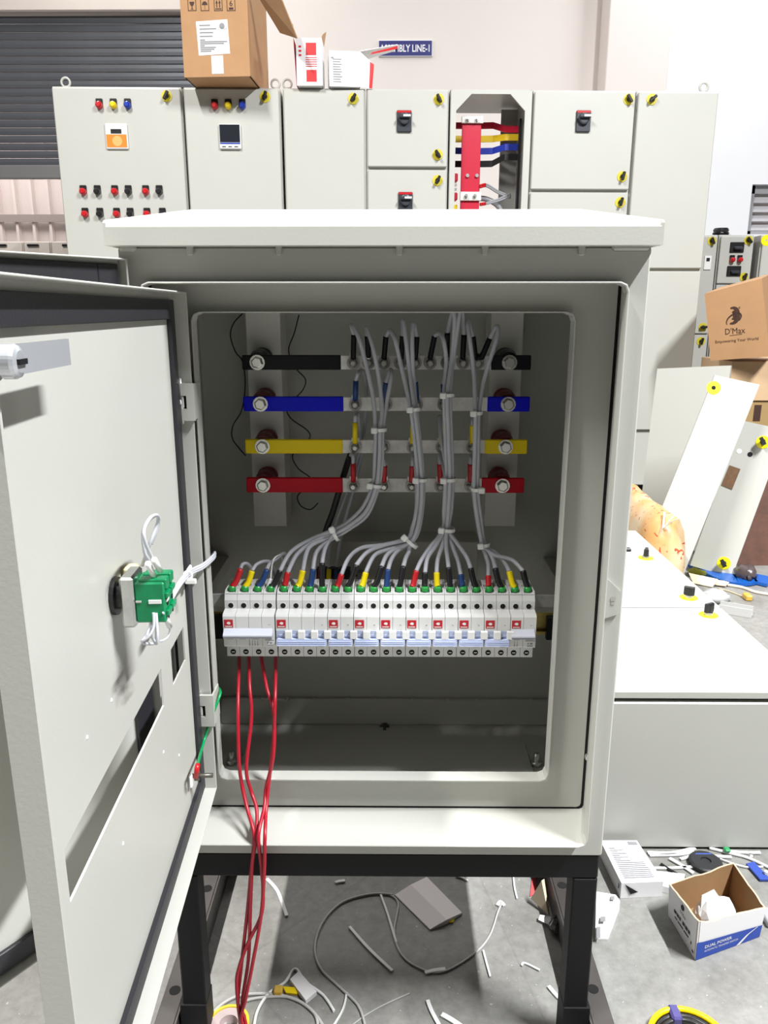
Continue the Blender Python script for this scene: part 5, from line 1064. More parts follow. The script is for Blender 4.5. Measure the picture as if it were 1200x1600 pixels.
for (px, py, r, mm) in ((1172, 710, 0.010, M_HOLE), (1155, 705, 0.010, M_WHITEPL)):
    p, n_ = on_plane(px, py, br2, tr2, tl2); MB().disc_stack(p, n_, [(0, r), (0.001, r)], 14).build('hole', mm, oC)
q = [on_plane(a, b, br2, tr2, tl2)[0] for a, b in ((1127, 758), (1144, 765), (1157, 733), (1140, 727))]; n_ = on_plane(1140, 740, br2, tr2, tl2)[1]
MB().slab([x + n_ * 0.003 for x in q], 0.002).build('cut_out_cover', mat('brown_board', (0.16, 0.085, 0.04), 0.7, var=0.2, vscale=60), oC)
q0 = PZ(1148, 884, 0); m = MB(); m.slab([q0, q0 + Vector((0.60, 0.02, 0)), q0 + Vector((0.66, 0.22, 0.46)), q0 + Vector((0.06, 0.20, 0.46))], 0.016)
m.build('plywood_board', mat('dark_brown_plywood', (0.11, 0.042, 0.022), 0.6, var=0.25, vscale=25), label='dark brown plywood board leaning at the right edge', cat='board')

# ------------------------------------------------------------------ stacked cartons
M_CARD2 = mat('pale_cardboard', (0.58, 0.40, 0.24), 0.8, var=0.05, vscale=10); M_CARD3 = mat('yellowish_cardboard', (0.36, 0.24, 0.10), 0.8, var=0.06, vscale=10)
zt2 = PY(1165, 564, 3.88).z; zt3 = PY(1180, 626, 3.88).z
x2 = PY(1138, 600, 3.88).x; x3 = PY(1164, 640, 3.88).x
t = thing('cardboard_carton', (x3 + 0.3, 4.05, 0), 'yellowish carton at the bottom of the right carton stack', 'carton', 'cartons stacked at the right')
MB().box(x3, x3 + 0.60, 3.87, 4.25, 0, zt3, 0.003).build('body', M_CARD3, t); MB().box(x3 + 0.04, x3 + 0.075, 3.8685, 3.87, zt3 - 0.10, zt3 - 0.02).build('printed_mark', M_BRINK, t)
t = thing('cardboard_carton', (x2 + 0.3, 4.05, zt3), 'pale carton in the middle of the right carton stack', 'carton', 'cartons stacked at the right')
MB().box(x2, x2 + 0.60, 3.86, 4.25, zt3 + 0.0005, zt2, 0.003).build('body', M_CARD2, t)
c_ = [PY(1110, 565, 3.86), PY(1203, 557, 3.72), PY(1190, 435, 3.72), PY(1101, 459, 3.86)]
for p in c_[:2]: p.z = max(p.z, zt2 + 0.002)
c_[2] = PN(1190, 435, c_[0], (c_[1] - c_[0]).cross(c_[3] - c_[0]).normalized())
t = thing('cardboard_carton', (c_[0] + c_[1]) / 2 + Vector((0.05, 0.15, 0)), 'tilted brown carton with black swirl logo on top of the stack', 'carton', 'cartons stacked at the right')
m = MB(); m.slab(c_, 0.36); m.build('body', M_CARD, t)
u_ = (c_[1] - c_[0]).normalized(); w_ = ((c_[3] - c_[0]) - u_ * (c_[3] - c_[0]).dot(u_)).normalized(); nn = u_.cross(w_)
def cpt(px, py): return PN(px, py, c_[0], (c_[1] - c_[0]).cross(c_[3] - c_[0]).normalized()) + nn * 0.0012
def arcstroke(m, pts, wd, mi=0):
    P = cr([cpt(*p) for p in pts], 6); n = len(P); vs = []
    for i, p in enumerate(P):
        d = (P[min(i + 1, n - 1)] - P[max(i - 1, 0)]).normalized(); s_ = nn.cross(d) * wd * (0.25 + 0.75 * math.sin(math.pi * min(1, max(0.04, i / (n - 1)))))
        vs += [p - s_, p + s_]
    m.add(vs, [(2 * i, 2 * i + 2, 2 * i + 3, 2 * i + 1) for i in range(n - 1)], mi)
m = MB(); k = 105 / 1200.0
def L_(pts): return [(1095 + a * k, 430 + b * k) for a, b in pts]
arcstroke(m, L_([(470, 885), (460, 840), (490, 770), (560, 710), (640, 685), (705, 690), (722, 730), (700, 790), (680, 810)]), 0.004)
arcstroke(m, L_([(530, 590), (600, 585), (650, 640), (655, 740), (640, 800), (590, 850), (520, 865)]), 0.011)
arcstroke(m, L_([(560, 670), (600, 655), (610, 720), (600, 770), (555, 780)]), 0.009)
bs = cpt(1095 + 610 * k, 430 + 1045 * k); m.text("D'Max", bs, u_, w_, 0.028, sx=0.85)
bs = cpt(1095 + 640 * k, 430 + 1185 * k); m.text("Empowering Your World", bs, u_, w_, 0.014, sx=0.92)
a_ = cpt(1095 + 515 * k, 430 + 1083 * k); b_ = cpt(1095 + 740 * k, 430 + 1055 * k); m.add([a_, b_, b_ + w_ * 0.002, a_ + w_ * 0.002], [(0, 1, 2, 3)])
m.text("®", cpt(1095 + 690 * k, 430 + 600 * k), u_, w_, 0.010)
m.build('printed_logo', M_BRINK, t)

# ------------------------------------------------------------------ small cabinets further right
FY = 4.95
fz = PY(1130, 367, FY).z
FMi = lambda px, py: PY(px, py, FY)
FM = Matrix.Translation((0, FY, 0))
def FL(px, py): p = PY(px, py, FY); return Vector((p.x, 0, p.z))
def far_cab(px0, px1, label, splits):
    x0 = PY(px0, 420, FY).x; x1 = PY(px1, 420, FY).x; t = thing('panel_cabinet', ((x0 + x1) / 2, FY + 0.2, 0), label, 'cabinet', 'cabinets behind the right cartons')
    MB().box(x0 + 0.002, x1 - 0.002, FY, FY + 0.42, 0, fz, 0.003).build('body', M_PAINT, t); ds = []
    zs = [fz - 0.006] + [PY((px0 + px1) / 2, s_, FY).z for s_ in splits] + [0.08]
    for i in range(len(zs) - 1): ds.append(MB().box(x0 + 0.008, x1 - 0.008, FY - 0.02, FY, zs[i + 1] + 0.004, zs[i] - 0.004, 0.003).build('door', M_PAINT, t))
    return t, ds
t1, d1 = far_cab(1075, 1117, 'grey panel cabinet partly hidden by the tall row, two lock knobs', [522])
knob(1110, 377, d1[0], FL, FM, 1.0, -0.4); knob(1096, 511, d1[0], FL, FM, 1.0, 1.5); knob(1093, 533, d1[1], FL, FM, 1.0, 0.2)
p = FL(1103, 411); m = MB(FM); m.box(p.x - 0.02, p.x + 0.022, -0.028, -0.02, p.z - 0.04, p.z + 0.04, 0.002, 0); m.box(p.x - 0.010, p.x + 0.010, -0.0295, -0.028, p.z + 0.008, p.z + 0.028, 0, 1); m.build('small_meter', [M_WHITEPL, M_BLACK], d1[0])
t2, d2 = far_cab(1118, 1173, 'grey panel cabinet with black breaker handles and two red buttons', [444])
knob(1167, 376, d2[0], FL, FM, 1.0, -0.7); knob(1160, 433, d2[0], FL, FM, 1.0, 0.2)
for (px, py) in ((1149, 387), (1144, 424)):
    p = FL(px, py); m = MB(FM); m.box(p.x - 0.042, p.x + 0.042, -0.028, -0.02, p.z - 0.03, p.z + 0.03, 0.003, 0); m.box(p.x - 0.022, p.x + 0.026, -0.05, -0.028, p.z - 0.014, p.z + 0.004, 0.005, 1); m.build('breaker_handle', [M_BLACK, mat('dark_grey_switch', (0.035, 0.04, 0.05), 0.35)], d2[0])
for px in (1141, 1153): indicator(px, 406, 'r', d2[0], FL, FM, 0.9)
t3, d3 = far_cab(1183, 1262, 'grey panel cabinet at the right edge with yellow sticker', [520])
p = FL(1195, 376); MB(FM).ring((p.x, -0.0205, p.z), (0, -1, 0), 0.006, 0.032, 0.001, 20).build('lock_ring', mat('yellow_ring_bright', (0.85, 0.75, 0.0), 0.45), d3[0])
p = PY(1126, 366, FY + 0.15); m = MB(); m.disc_stack((p.x, FY + 0.15, fz), (0, 0, 1), [(0, 0.065), (0.010, 0.065), (0.012, 0.045), (0.022, 0.050), (0.03, 0.043), (0.04, 0.047), (0.052, 0.040)], 18)
m.build('cable_gland', M_BLACK, label='black round gland lying on top of the right panel cabinet', cat='gland')

# ------------------------------------------------------------------ litter on the right floor
def ribbon(pts, wd, z=0.002, name='strip', mat_=M_WHITEPL, th=0.0025, zs=None, **kw):
    P = cr([PZ(a, b, z if zs is None else zs[i]) for i, (a, b) in enumerate(pts)], 5); n = len(P); m = MB(); vs = []
    for i, p in enumerate(P):
        d = (P[min(i + 1, n - 1)] - P[max(i - 1, 0)]).normalized(); s_ = d.cross(Vector((0, 0, 1))).normalized() * wd / 2; up = Vector((0, 0, th))
        vs += [p - s_, p + s_, p + s_ + up, p - s_ + up]
    fs = [(0, 1, 2, 3)[::-1], tuple(4 * (n - 1) + k for k in (0, 1, 2, 3))]
    for i in range(n - 1):
        o = 4 * i
        for k in range(4): fs.append((o + k, o + 4 + k, o + 4 + (k + 1) % 4, o + (k + 1) % 4)[::-1])
    m.add(vs, fs); return m.build(name, mat_, **kw)
def cable(pts, r, name, mat_, z=None, **kw):
    z = r if z is None else z
    return MB().tube(cr([PZ(a, b, z) for a, b in pts], 6), r, 7).build(name, mat_, **kw)
ribbon([(1090, 884), (1110, 893), (1135, 905), (1155, 909), (1175, 906), (1205, 912)], 0.10, 0.004, 'plastic_ribbon', mat('blue_polythene', (0.008, 0.10, 0.42), 0.3), 0.012, label='blue plastic ribbon on the floor below the leaning doors', cat='ribbon')
v = [PZ(a, b, z) for a, b, z in ((1072, 892, 0.01), (1083, 886, 0.05), (1104, 893, 0.05), (1103, 899, 0.01), (1085, 897, 0.015))]
MB().add(v + [PZ(1088, 892, 0.001)], [(0, 4, 3, 2, 1), (0, 1, 5), (1, 2, 5), (2, 3, 5), (3, 4, 5), (4, 0, 5)]).build('plastic_wrapper', mat('lime_wrapper', (0.55, 0.58, 0.03), 0.4), label='crumpled lime yellow wrapper beside the blue ribbon', cat='wrapper')
def flat_card(c, name, mat_, th=0.003, **kw): return MB().slab([PZ(a, b, z) for a, b, z in c], th).build(name, mat_, **kw)
flat_card(((1083, 911, 0.006), (1113, 917, 0.006), (1122, 905, 0.03), (1076, 895, 0.03)), 'cardboard_offcut', mat('cream_card', (0.68, 0.57, 0.42), 0.8), 0.004, label='larger cream cardboard offcut left of the blue ribbon', cat='cardboard')
flat_card(((1112, 912, 0.010), (1134, 915, 0.010), (1141, 908, 0.014), (1118, 906, 0.014)), 'cardboard_offcut', mat('cream_card', (0.68, 0.57, 0.42), 0.8), 0.004, label='smaller cream cardboard offcut next to the blue ribbon', cat='cardboard')
cable([(1137, 914), (1160, 918), (1180, 925), (1210, 930)], 0.006, 'floor_cable', mat('cream_cable', (0.62, 0.55, 0.46), 0.5), label='cream cable running right from the cardboard offcuts', cat='cable')
cable([(1122, 919), (1142, 925), (1158, 931), (1166, 933)], 0.003, 'thin_cable', mat('tan_cable', (0.50, 0.42, 0.28), 0.5), label='thin tan lead ending in a yellow clip', cat='cable')
p = PZ(1168, 932, 0.012); MB().box(p.x - 0.012, p.x + 0.012, p.y - 0.02, p.y + 0.02, 0, 0.022, 0.004).build('wire_clip', mat('amber_clip', (0.60, 0.38, 0.06), 0.4), label='small amber yellow clip on the floor', cat='clip')
a = PZ(1124, 946, 0.02); b = PZ(1176, 955, 0.02); d = (b - a).normalized(); s_ = Vector((-d.y, d.x, 0))
m = MB(); m.prism([(-0.022, 0), (0.022, 0), (0.022, 0.03), (0.019, 0.03), (0.019, 0.003), (-0.019, 0.003), (-0.019, 0.03), (-0.022, 0.03)], Vector((a.x, a.y, 0.001)), s_, (0, 0, 1), Vector((b.x - a.x, b.y - a.y, 0)))
m.build('duct_offcut', mat('grey_duct', (0.50, 0.50, 0.49), 0.5), label='short grey cable duct offcut on the floor', cat='duct')
v, fq = lumpy(cr([PZ(1108, 925, 0.02), PZ(1118, 932, 0.022), PZ(1125, 938, 0.02)], 4), 0.05, 0.02, 12, 5, 0.3); MB().add(v, fq, 0, True).build('plastic_bag', mat('clear_plastic', (0.52, 0.52, 0.52), 0.2), label='crumpled clear plastic bag beside the duct offcut', cat='bag')
v, fq = lumpy(cr([PZ(1152, 896, 0.03), PZ(1165, 894, 0.035), PZ(1182, 898, 0.03)], 4), 0.05, 0.03, 12, 6, 0.3); MB().add(v, fq, 0, True).build('plastic_bag', mat('dark_plastic', (0.09, 0.07, 0.07), 0.25), label='crumpled dark plastic bag in front of the plywood board', cat='bag')

# printed pack and white pouch near the stand
f0 = PZ(969, 1404, 0); f1 = PZ(1034, 1401, 0); hP = PY(969, 1380, f0.y).z; hB = 0.034
b0 = PZ(938, 1313, hP); b1 = PZ(995, 1313, hP)
t = thing('printed_pack', (f0 + f1) / 2 + Vector((0, 0.08, 0)), 'white box with printed leaflet text lying right of the stand', 'box')
top = [Vector((f0.x, f0.y, hP)), Vector((f1.x, f1.y, hP)), Vector((b1.x, b1.y, hP)), Vector((b0.x, b0.y, hP))]
m = MB(); m.slab(top, hP - 0.0005); m.build('body', M_PAPER, t)
def tp(u, v): return (top[0] * (1 - u) + top[1] * u) * (1 - v) + (top[3] * (1 - u) + top[2] * u) * v + Vector((0, 0, 0.0006))
m = MB(); rn_ = random.Random(4)
for i in range(17):
    v0 = 0.10 + i * 0.043; e1 = 0.9 if i < 9 else (0.55 if i % 2 else 0.35)
    m.add([tp(0.12, v0), tp(e1 - 0.1 * rn_.random(), v0), tp(e1 - 0.06, v0 + 0.018), tp(0.12, v0 + 0.018)], [(0, 1, 2, 3)])
m.add([tp(0.70, 0.88), tp(0.95, 0.88), tp(0.95, 0.96), tp(0.70, 0.96)], [(0, 1, 2, 3)], 1)
m.build('printed_text', [mat('pale_grey_print', (0.20, 0.20, 0.22), 0.6), M_GREYINK], t)
yf_ = f0.y - 0.0006; m = MB(); m.add([Vector((f0.x + 0.006, yf_, hP - 0.002)), Vector((f0.x + 0.032, yf_ + 0.001, hP * 0.42)), Vector((f0.x + 0.018, yf_, hP * 0.30))], [(0, 2, 1)]); m.build('open_end', M_HOLE, t)
m = MB(); m.disc_stack((f0.x - 0.0006, f0.y + 0.012, hP * 0.55), (-1, 0.3, 0), [(0, 0.005), (0.001, 0.005)], 12); m.build('round_seal', mat('violet_seal', (0.16, 0.12, 0.22), 0.5), t)
q = [(930, 1466, 0.004), (950, 1467, 0.004), (969, 1408, 0.02), (962, 1398, 0.024), (932, 1393, 0.026)]
v = [PZ(*a) for a in q]; m = MB(); m.add(v + [Vector((p.x, p.y, 0.0005)) for p in v], [(0, 1, 2, 3, 4), (9, 8, 7, 6, 5)] + [(i, 5 + i, 5 + (i + 1) % 5, (i + 1) % 5) for i in range(5)])
t = thing('paper_pouch', PZ(948, 1430, 0), 'crumpled white paper pouch partly behind the right stand leg', 'pouch')
m.build('body', M_PAPER, t)
m = MB()
for (a, b, c, d) in ((954, 1400, 960, 1406), (938, 1432, 946, 1440), (932, 1448, 938, 1466)):
    zq = 0.0255 if c > 955 else (0.0175 if a == 938 else 0.0115); m.add([PZ(a, d, zq), PZ(c, d, zq), PZ(c, b, zq), PZ(a, b, zq)], [(0, 1, 2, 3)])
m.build('stamp', M_GREYINK, t)

# open white and blue carton
FLc = PZ(1086, 1501, 0); FRc = PZ(1186, 1464, 0); BLc = PZ(1044, 1431, 0)
ux = (FRc - FLc); ux.z = 0; uy = (BLc - FLc); uy.z = 0; BRc = FRc + uy
def zat(px, py, base): return PN(px, py, base, Vector((0, -1, 0))).z
hF = zat(1100, 1437, FLc); hFR = PY(1198, 1418, FRc.y).z; hBL = PY(1058, 1382, BLc.y).z; hBR = hBL * 1.02
hh = [hF, hFR, hBR, hBL]; base = [FLc, FRc, BRc, BLc]
t = thing('open_box', (FLc + FRc + BRc + BLc) / 4, 'open white and blue box with plastic inside on the right floor', 'box')
M_BLUEP = mat('box_blue_print', (0.008, 0.055, 0.38), 0.45)
flare = 1.06; cen = sum(base, Vector()) / 4
topc = [cen + (b - cen) * flare for b in base]
for i, nm in enumerate(('front_wall', 'right_wall', 'back_wall', 'left_wall')):
    a, b = base[i], base[(i + 1) % 4]; at, bt = topc[i], topc[(i + 1) % 4]
    A0 = Vector((a.x, a.y, 0.001)); B0 = Vector((b.x, b.y, 0.001)); A1 = Vector((at.x, at.y, hh[i])); B1 = Vector((bt.x, bt.y, hh[(i + 1) % 4]))
    n_ = (B0 - A0).cross(A1 - A0).normalized(); m = MB(); K = 8; vs = []; rr = random.Random(i)
    for k in range(K + 1):
        f_ = k / K; lo = A0 * (1 - f_) + B0 * f_; hi = A1 * (1 - f_) + B1 * f_
        if 0 < k < K: hi = lo + (hi - lo) * (1 + 0.05 * (rr.random() - 0.6) - (0.08 if (i == 0 and k in (1, 2)) else 0))
        vs += [lo, hi, lo - n_ * 0.003, hi - n_ * 0.003]
    fs = []; fi = []; ft = []
    for k in range(K):
        o = 4 * k; fs.append((o, o + 4, o + 5, o + 1)); fi.append((o + 2, o + 3, o + 7, o + 6)); ft.append((o + 1, o + 5, o + 7, o + 3))
    m.add(vs, fs, 0); m.add(vs, fi, 1); m.add(vs, ft, 2)
    w_o = m.build(nm, [M_PAPER, M_CARD_IN, mat('torn_card_edge', (0.60, 0.47, 0.33), 0.9)], t)
    if i == 0:
        U = (B0 - A0); V = (A1 - A0); o_ = n_ * 0.0008
        def fp(u, v): return A0 + U * u + V * v + o_ + (B1 - A1 - U) * (u * v)
        vb = [0.44, 0.47, 0.44]
        m = MB(); m.add([fp(0, 0), fp(1, 0), fp(1, 0.42), fp(0.1, 0.44), fp(0, 0.46)], [(0, 1, 2, 3, 4)]); m.build('blue_band', M_BLUEP, w_o)
        o_ = n_ * 0.0013
        m = MB(); m.add([fp(0.62, 0.0), fp(0.68, 0.0), fp(0.80, 0.25), fp(0.93, 0.42), fp(0.91, 0.42), fp(0.76, 0.25)], [(0, 1, 2, 3, 4, 5)])
        un = U.normalized(); vn = V.normalized(); H_ = V.length
        m.text('DUAL POWER', fp(0.12, 0.25), un, vn, H_ * 0.075, align='LEFT', sx=1.05, bold=0.015); m.text('AUTOMATIC TRANSFER SWITCH', fp(0.12, 0.15), un, vn, H_ * 0.05, align='LEFT', sx=0.85)
        m.build('white_lettering', M_WHITEPL, w_o)
    if i == 3:
        U = (B0 - A0); V = (A1 - A0); o_ = n_ * 0.0008; un = U.normalized(); vn = V.normalized(); H_ = V.length; m = MB()
        # print runs from the back corner to the front corner
        m.text("D'Max", fp(0.52, 0.62), un, vn, H_ * 0.09, sx=0.9); [m.add([fp(a, v0), fp(b, v0), fp(b, v1), fp(a, v1)], [(0, 1, 2, 3)]) for (a, b, v0, v1) in ((0.22, 0.30, 0.40, 0.49), (0.32, 0.39, 0.40, 0.49), (0.41, 0.46, 0.40, 0.49), (0.52, 0.60, 0.40, 0.49), (0.62, 0.70, 0.40, 0.49), (0.72, 0.78, 0.40, 0.49), (0.25, 0.34, 0.27, 0.31), (0.37, 0.55, 0.27, 0.31), (0.58, 0.74, 0.27, 0.31), (0.82, 0.85, 0.22, 0.30), (0.88, 0.94, 0.10, 0.15))]
        m.torus(fp(0.50, 0.84), n_, H_ * 0.06, 0.0012, 14, 4); m.build('side_print', M_INK, w_o)
m = MB(); m.add([Vector((p.x, p.y, 0.002)) for p in base], [(0, 1, 2, 3)]); m.build('bottom', M_CARD_IN, t)
pz = hF * 0.62; pc = [cen + (b - cen) * 0.75 for b in base]
v, fq = lumpy(cr([cen - ux * 0.26 + Vector((0, 0, pz * .55)), cen + Vector((0, 0, pz * .6)), cen + ux * 0.26 + Vector((0, 0, pz * .55))], 4), 0.026, pz * 0.5, 12, 9, 0.16)
m = MB(); m.add(v, fq); p1 = PY(1110, 1391, cen.y); m.slab([Vector((cen.x - 0.03, cen.y - 0.012, pz * 0.8)), Vector((cen.x + 0.02, cen.y - 0.012, pz * 0.8)), Vector((cen.x - 0.004, cen.y + 0.004, pz * 1.45)), Vector((cen.x - 0.024, cen.y + 0.004, pz * 1.2))], 0.004)
m.build('plastic_bag', mat('milky_plastic', (0.72, 0.72, 0.72), 0.25), label='crumpled milky plastic bag inside the open white and blue box', cat='bag')
# clutter between the pack and the lying cabinet
p = PZ(1102, 1352, 0.0); m = MB(); m.disc_stack((p.x, p.y, 0.0005), (0, 0, 1), [(0, 0.028), (0.003, 0.031), (0.009, 0.031), (0.011, 0.027), (0.011, 0.010), (0.008, 0.009)], 24)
m.build('tape_reel', mat('black_rubber', (0.018, 0.018, 0.02), 0.5), label='black tape reel lying on the floor behind the open box', cat='reel')
STR = M_WHITEPL
for lab, pts, wd, mm in (('long white duct strip lying against the lying cabinet', [(1012, 1333), (1050, 1334), (1086, 1326)], 0.008, STR), ('white duct strip just below the longest one', [(1015, 1337), (1060, 1336), (1085, 1332)], 0.006, STR), ('white strip pointing at the black reel', [(1023, 1357), (1050, 1357), (1084, 1355)], 0.005, STR),
    ('white strip slanting down to the open box', [(1046, 1342), (1065, 1353), (1083, 1365)], 0.007, STR), ('white strip across the top of the black reel', [(1063, 1343), (1090, 1338), (1143, 1340)], 0.006, STR), ('white strip along the foot of the lying cabinet', [(1140, 1331), (1165, 1333), (1188, 1333)], 0.006, STR), ('thin white strip right of the black reel', [(1125, 1343), (1150, 1352), (1170, 1356), (1192, 1355)], 0.003, STR)):
    ribbon(pts, wd, 0.002, 'duct_strip', mm, label=lab, cat='strip', group='white duct strips on the right floor')
cable([(1108, 1325), (1140, 1333), (1170, 1341), (1210, 1360)], 0.0032, 'white_cable', STR, label='white cable curving down along the right edge', cat='cable')
p = PZ(1135, 1334, 0); MB().box(p.x - 0.006, p.x + 0.006, p.y - 0.006, p.y + 0.006, 0.0065, 0.013, 0.002).build('green_bit', M_GREEN, label='small green plastic bit on the white cable', cat='plastic bit')
cable([(1033, 1350), (1048, 1360), (1070, 1372)], 0.003, 'black_wire', M_BLACK, label='short black wire piece left of the open box', cat='wire')
M_BLP = mat('blue_offcut', (0.03, 0.07, 0.36), 0.45)
flat_card(((1085, 1340, 0.010), (1114, 1340, 0.010), (1111, 1333, 0.012), (1087, 1333, 0.012)), 'blue_offcut', M_BLP, 0.005, label='small blue plastic offcut above the black reel', cat='offcut')
flat_card(((1188, 1374, 0.006), (1204, 1374, 0.006), (1178, 1346, 0.006), (1166, 1349, 0.006)), 'blue_offcut', M_BLP, 0.004, label='larger blue plastic offcut at the right edge of the floor', cat='offcut')
p = PZ(1173, 1341, 0); MB().disc_stack((p.x, p.y, 0.0003), (0, 0, 1), [(0, 0.005), (0.008, 0.005), (0.009, 0.003)], 6).build('steel_nut', M_STEEL, label='small steel nut on the floor by the white cable', cat='nut')
p = PZ(1196, 1370, 0); MB().disc_stack((p.x, p.y, 0.0065), (0, 0, 1), [(0, 0.004), (0.006, 0.004)], 6).build('white_bead', M_WHITEPL, label='white plastic bead on the larger blue offcut', cat='bead')
f0_ = PZ(1033, 1394, 0); f1_ = PZ(1066, 1402, 0); MB().slab([Vector((f0_.x, f0_.y, 0.014)), Vector((f1_.x, f1_.y, 0.014)), Vector((f1_.x + 0.02, f1_.y + 0.045, 0.014)), Vector((f0_.x, f0_.y + 0.04, 0.014))], 0.0135).build('white_block', M_WHITEPL, label='flat white block between the printed pack and open box', cat='block')
a = PZ(1196, 1445, 0); MB().box(a.x, a.x + 0.05, a.y - 0.01, a.y + 0.03, 0.0005, 0.012, 0.002).build('grey_block', M_WINF, label='grey block at the right edge beside the open box', cat='block')
# black and yellow cable coil at the lower right
cc = PZ(1078, 1638, 0.0); R_ = (PZ(1130, 1638, 0) - cc).length
t = thing('cable_coil', cc, 'black and yellow cable coil at the bottom right of the floor', 'cable coil')
for k, (dr, zz_, mm) in enumerate(((0, 0.006, M_BLACK), (0.0075, 0.011, M_YEL), (-0.008, 0.007, M_BLACK))):
    MB().torus((cc.x, cc.y, zz_), (0, 0, 1), R_ + dr, 0.0045, 40, 8).build('cable_turn', mm, t)
p = cc + Vector((-0.006, R_, 0)); MB().box(p.x - 0.008, p.x + 0.008, p.y - 0.014, p.y + 0.0125, 0.0008, 0.0165, 0.003).build('blue_tape', mat('violet_tape', (0.06, 0.05, 0.20), 0.4), t)

# ------------------------------------------------------------------ litter under the stand
M_CRD = mat('pinkish_paper', (0.84, 0.77, 0.77), 0.7)
c = [(617, 1396), (666, 1371), (722, 1424), (672, 1450)]; ml, mr = (641, 1383), (698, 1440)
m = MB(); v = [PZ(617, 1398, 0.002), PZ(672, 1452, 0.003), PZ(698, 1437, 0.010), PZ(642, 1382, 0.010), PZ(722, 1426, 0.004), PZ(667, 1370, 0.004)]
m.add(v + [Vector((p.x, p.y, 0.0005)) for p in v], [(0, 1, 2, 3), (3, 2, 4, 5), (0, 6, 7, 1), (1, 7, 8, 2), (2, 8, 10, 4), (4, 10, 11, 5), (5, 11, 9, 3), (3, 9, 6, 0)])
m.build('folded_leaflet', M_CRD, label='creased pale paper sleeve lying under the stand', cat='paper')
flat_card(((694, 1440, 0.003), (708, 1441, 0.003), (710, 1436, 0.003), (698, 1435, 0.003)), 'yellow_scrap', M_YEL, 0.002, label='tiny yellow scrap at the corner of the paper sleeve', cat='scrap')
M_GW = mat('pale_grey_lead', (0.46, 0.45, 0.44), 0.45)
cable([(614, 1398), (580, 1397), (535, 1410), (505, 1440), (492, 1478), (500, 1512), (530, 1542), (560, 1572), (572, 1610)], 0.0022, 'grey_lead', M_GW, label='grey lead looping from the paper sleeve to the front', cat='cable')
cable([(608, 1397), (622, 1412), (616, 1455), (625, 1488), (650, 1510), (690, 1519), (740, 1491), (765, 1462), (778, 1425), (784, 1412)], 0.0018, 'grey_lead', M_GW, label='thin grey lead curving right under the stand', cat='cable')
for lab, pts, wd in (('white strap end at the top of the thin lead', [(777, 1416), (782, 1410), (788, 1416)], 0.006), ('white cable tie lying on the thin grey lead', [(664, 1521), (680, 1517), (696, 1515)], 0.006), ('white strip beside the red wires', [(417, 1374), (434, 1394), (448, 1432)], 0.006), ('white strip left of the paper sleeve', [(595, 1399), (606, 1430), (619, 1473)], 0.0035),
    ('long white strip in the middle of the floor shadow', [(546, 1449), (575, 1482), (613, 1518)], 0.005), ('small white strip right of the shadow edge', [(755, 1486), (760, 1505), (766, 1527)], 0.003), ('bent white scrap near the right leg', [(815, 1510), (820, 1506), (843, 1517)], 0.003), ('white strip touching the right front leg', [(857, 1542), (870, 1557), (886, 1573)], 0.006),
    ('white strip under the right part of the beam', [(802, 1370), (804, 1388), (808, 1405)], 0.003), ('white sliver under the beam by the paper sleeve', [(712, 1369), (722, 1372), (731, 1377)], 0.004), ('curved white strip at the bottom edge', [(668, 1564), (675, 1582), (688, 1606)], 0.006), ('rightmost white strip at the bottom edge', [(690, 1586), (706, 1595), (722, 1606)], 0.008), ('thin curved strip beside the clip packet', [(542, 1552), (536, 1578), (520, 1606)], 0.003), ('short white tube on the floor below the beam', [(524, 1380), (530, 1378), (539, 1377)], 0.006)):
    ribbon(pts, wd, 0.001, 'plastic_strip', M_WHITEPL, label=lab, cat='strip', group='white strips under the stand')
# clip packet with its lead
flat_card(((478, 1563, 0.010), (495, 1549, 0.010), (467, 1517, 0.012), (453, 1530, 0.012)), 'clip_packet', mat('white_film', (0.74, 0.73, 0.73), 0.3), 0.008, label='white plastic packet on the floor near the red wires', cat='packet')
flat_card(((447, 1551, 0.006), (464, 1553, 0.006), (466, 1543, 0.008), (442, 1541, 0.008)), 'yellow_scrap', M_YEL, 0.005, label='yellow plastic scrap beside the white packet', cat='scrap')
p = PZ(435, 1553, 0.0); MB().box(p.x - 0.007, p.x + 0.007, p.y - 0.007, p.y + 0.007, 0.0003, 0.012, 0.002).build('amber_block', mat('amber_clip', (0.60, 0.38, 0.06), 0.4), label='tiny amber block beside the yellow scrap', cat='block')
cable([(396, 1610), (402, 1580), (420, 1552), (445, 1535), (461, 1514), (478, 1535), (505, 1555), (522, 1580)], 0.0024, 'white_lead', M_WHITEPL, label='white lead bent to a point over the packet', cat='cable')
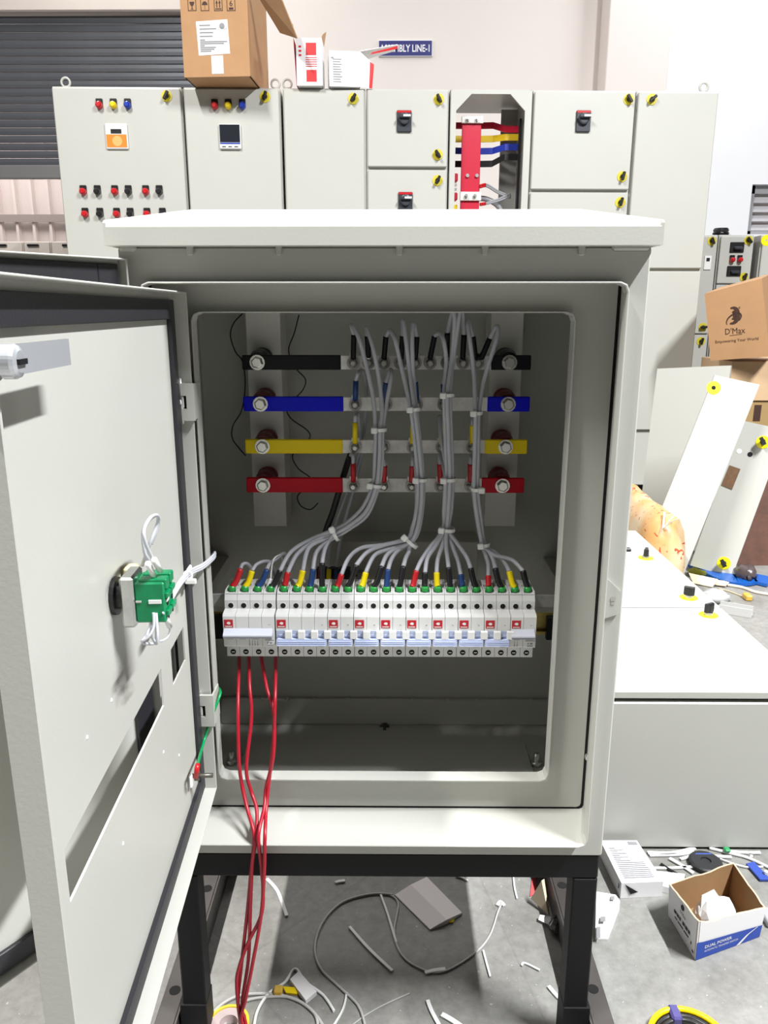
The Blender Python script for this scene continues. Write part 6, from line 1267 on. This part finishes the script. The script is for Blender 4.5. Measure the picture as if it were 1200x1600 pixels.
cable([(318, 1612), (335, 1580), (370, 1557), (420, 1553), (462, 1562), (490, 1582), (510, 1612)], 0.0026, 'grey_lead', M_GW, label='larger grey cable arc behind the tape roll', cat='cable')
cable([(345, 1612), (375, 1568), (430, 1557), (465, 1563), (492, 1585), (497, 1612)], 0.0024, 'grey_lead', M_GW, label='inner grey cable arc behind the tape roll', cat='cable')
cable([(545, 1606), (570, 1587), (600, 1570), (640, 1552)], 0.0010, 'thin_thread', M_GW, label='thin pale thread at the bottom of the floor', cat='thread')
tc = PZ(358, 1612, 0.0); Rt = (PZ(390, 1612, 0) - tc).length
t = thing('tape_roll', tc, 'roll of yellow tape lying beside the red wires', 'tape roll')
MB().ring((tc.x, tc.y, 0.0005), (0, 0, 1), Rt * 0.86, Rt, 0.018, 32).build('tape', M_YEL, t)
MB().ring((tc.x, tc.y, 0.0005), (0, 0, 1), Rt * 0.45, Rt * 0.86, 0.016, 32).build('core', mat('pink_core_paper', (0.62, 0.50, 0.48), 0.7), t)
# torn card and red packet by the right channel
flat_card(((829, 1404, 0.012), (857, 1430, 0.004), (849, 1374, 0.055), (846, 1376, 0.055)), 'cardboard_offcut', mat('cream_card', (0.68, 0.57, 0.42), 0.8), 0.003, label='cream torn card piece beside the right base channel', cat='cardboard')
flat_card(((828, 1400, 0.002), (838, 1396, 0.002), (838, 1366, 0.002), (832, 1366, 0.002)), 'red_packet', mat('coral_red_print', (0.70, 0.10, 0.10), 0.5), 0.0015, label='red packet partly under the torn card piece', cat='packet')
flat_card(((841, 1437, 0.006), (860, 1446, 0.006), (861, 1432, 0.012), (844, 1429, 0.012)), 'paper_scrap', M_PAPER, 0.003, label='white paper scrap below the torn card piece', cat='paper')
v, fq = lumpy(cr([PZ(861, 1440, 0.012), PZ(870, 1444, 0.014), PZ(880, 1450, 0.012)], 4), 0.014, 0.011, 10, 8, 0.25); MB().add(v, fq).build('film_scrap', mat('dark_film', (0.05, 0.04, 0.045), 0.15), label='shiny dark film scrap against the right base channel', cat='scrap')
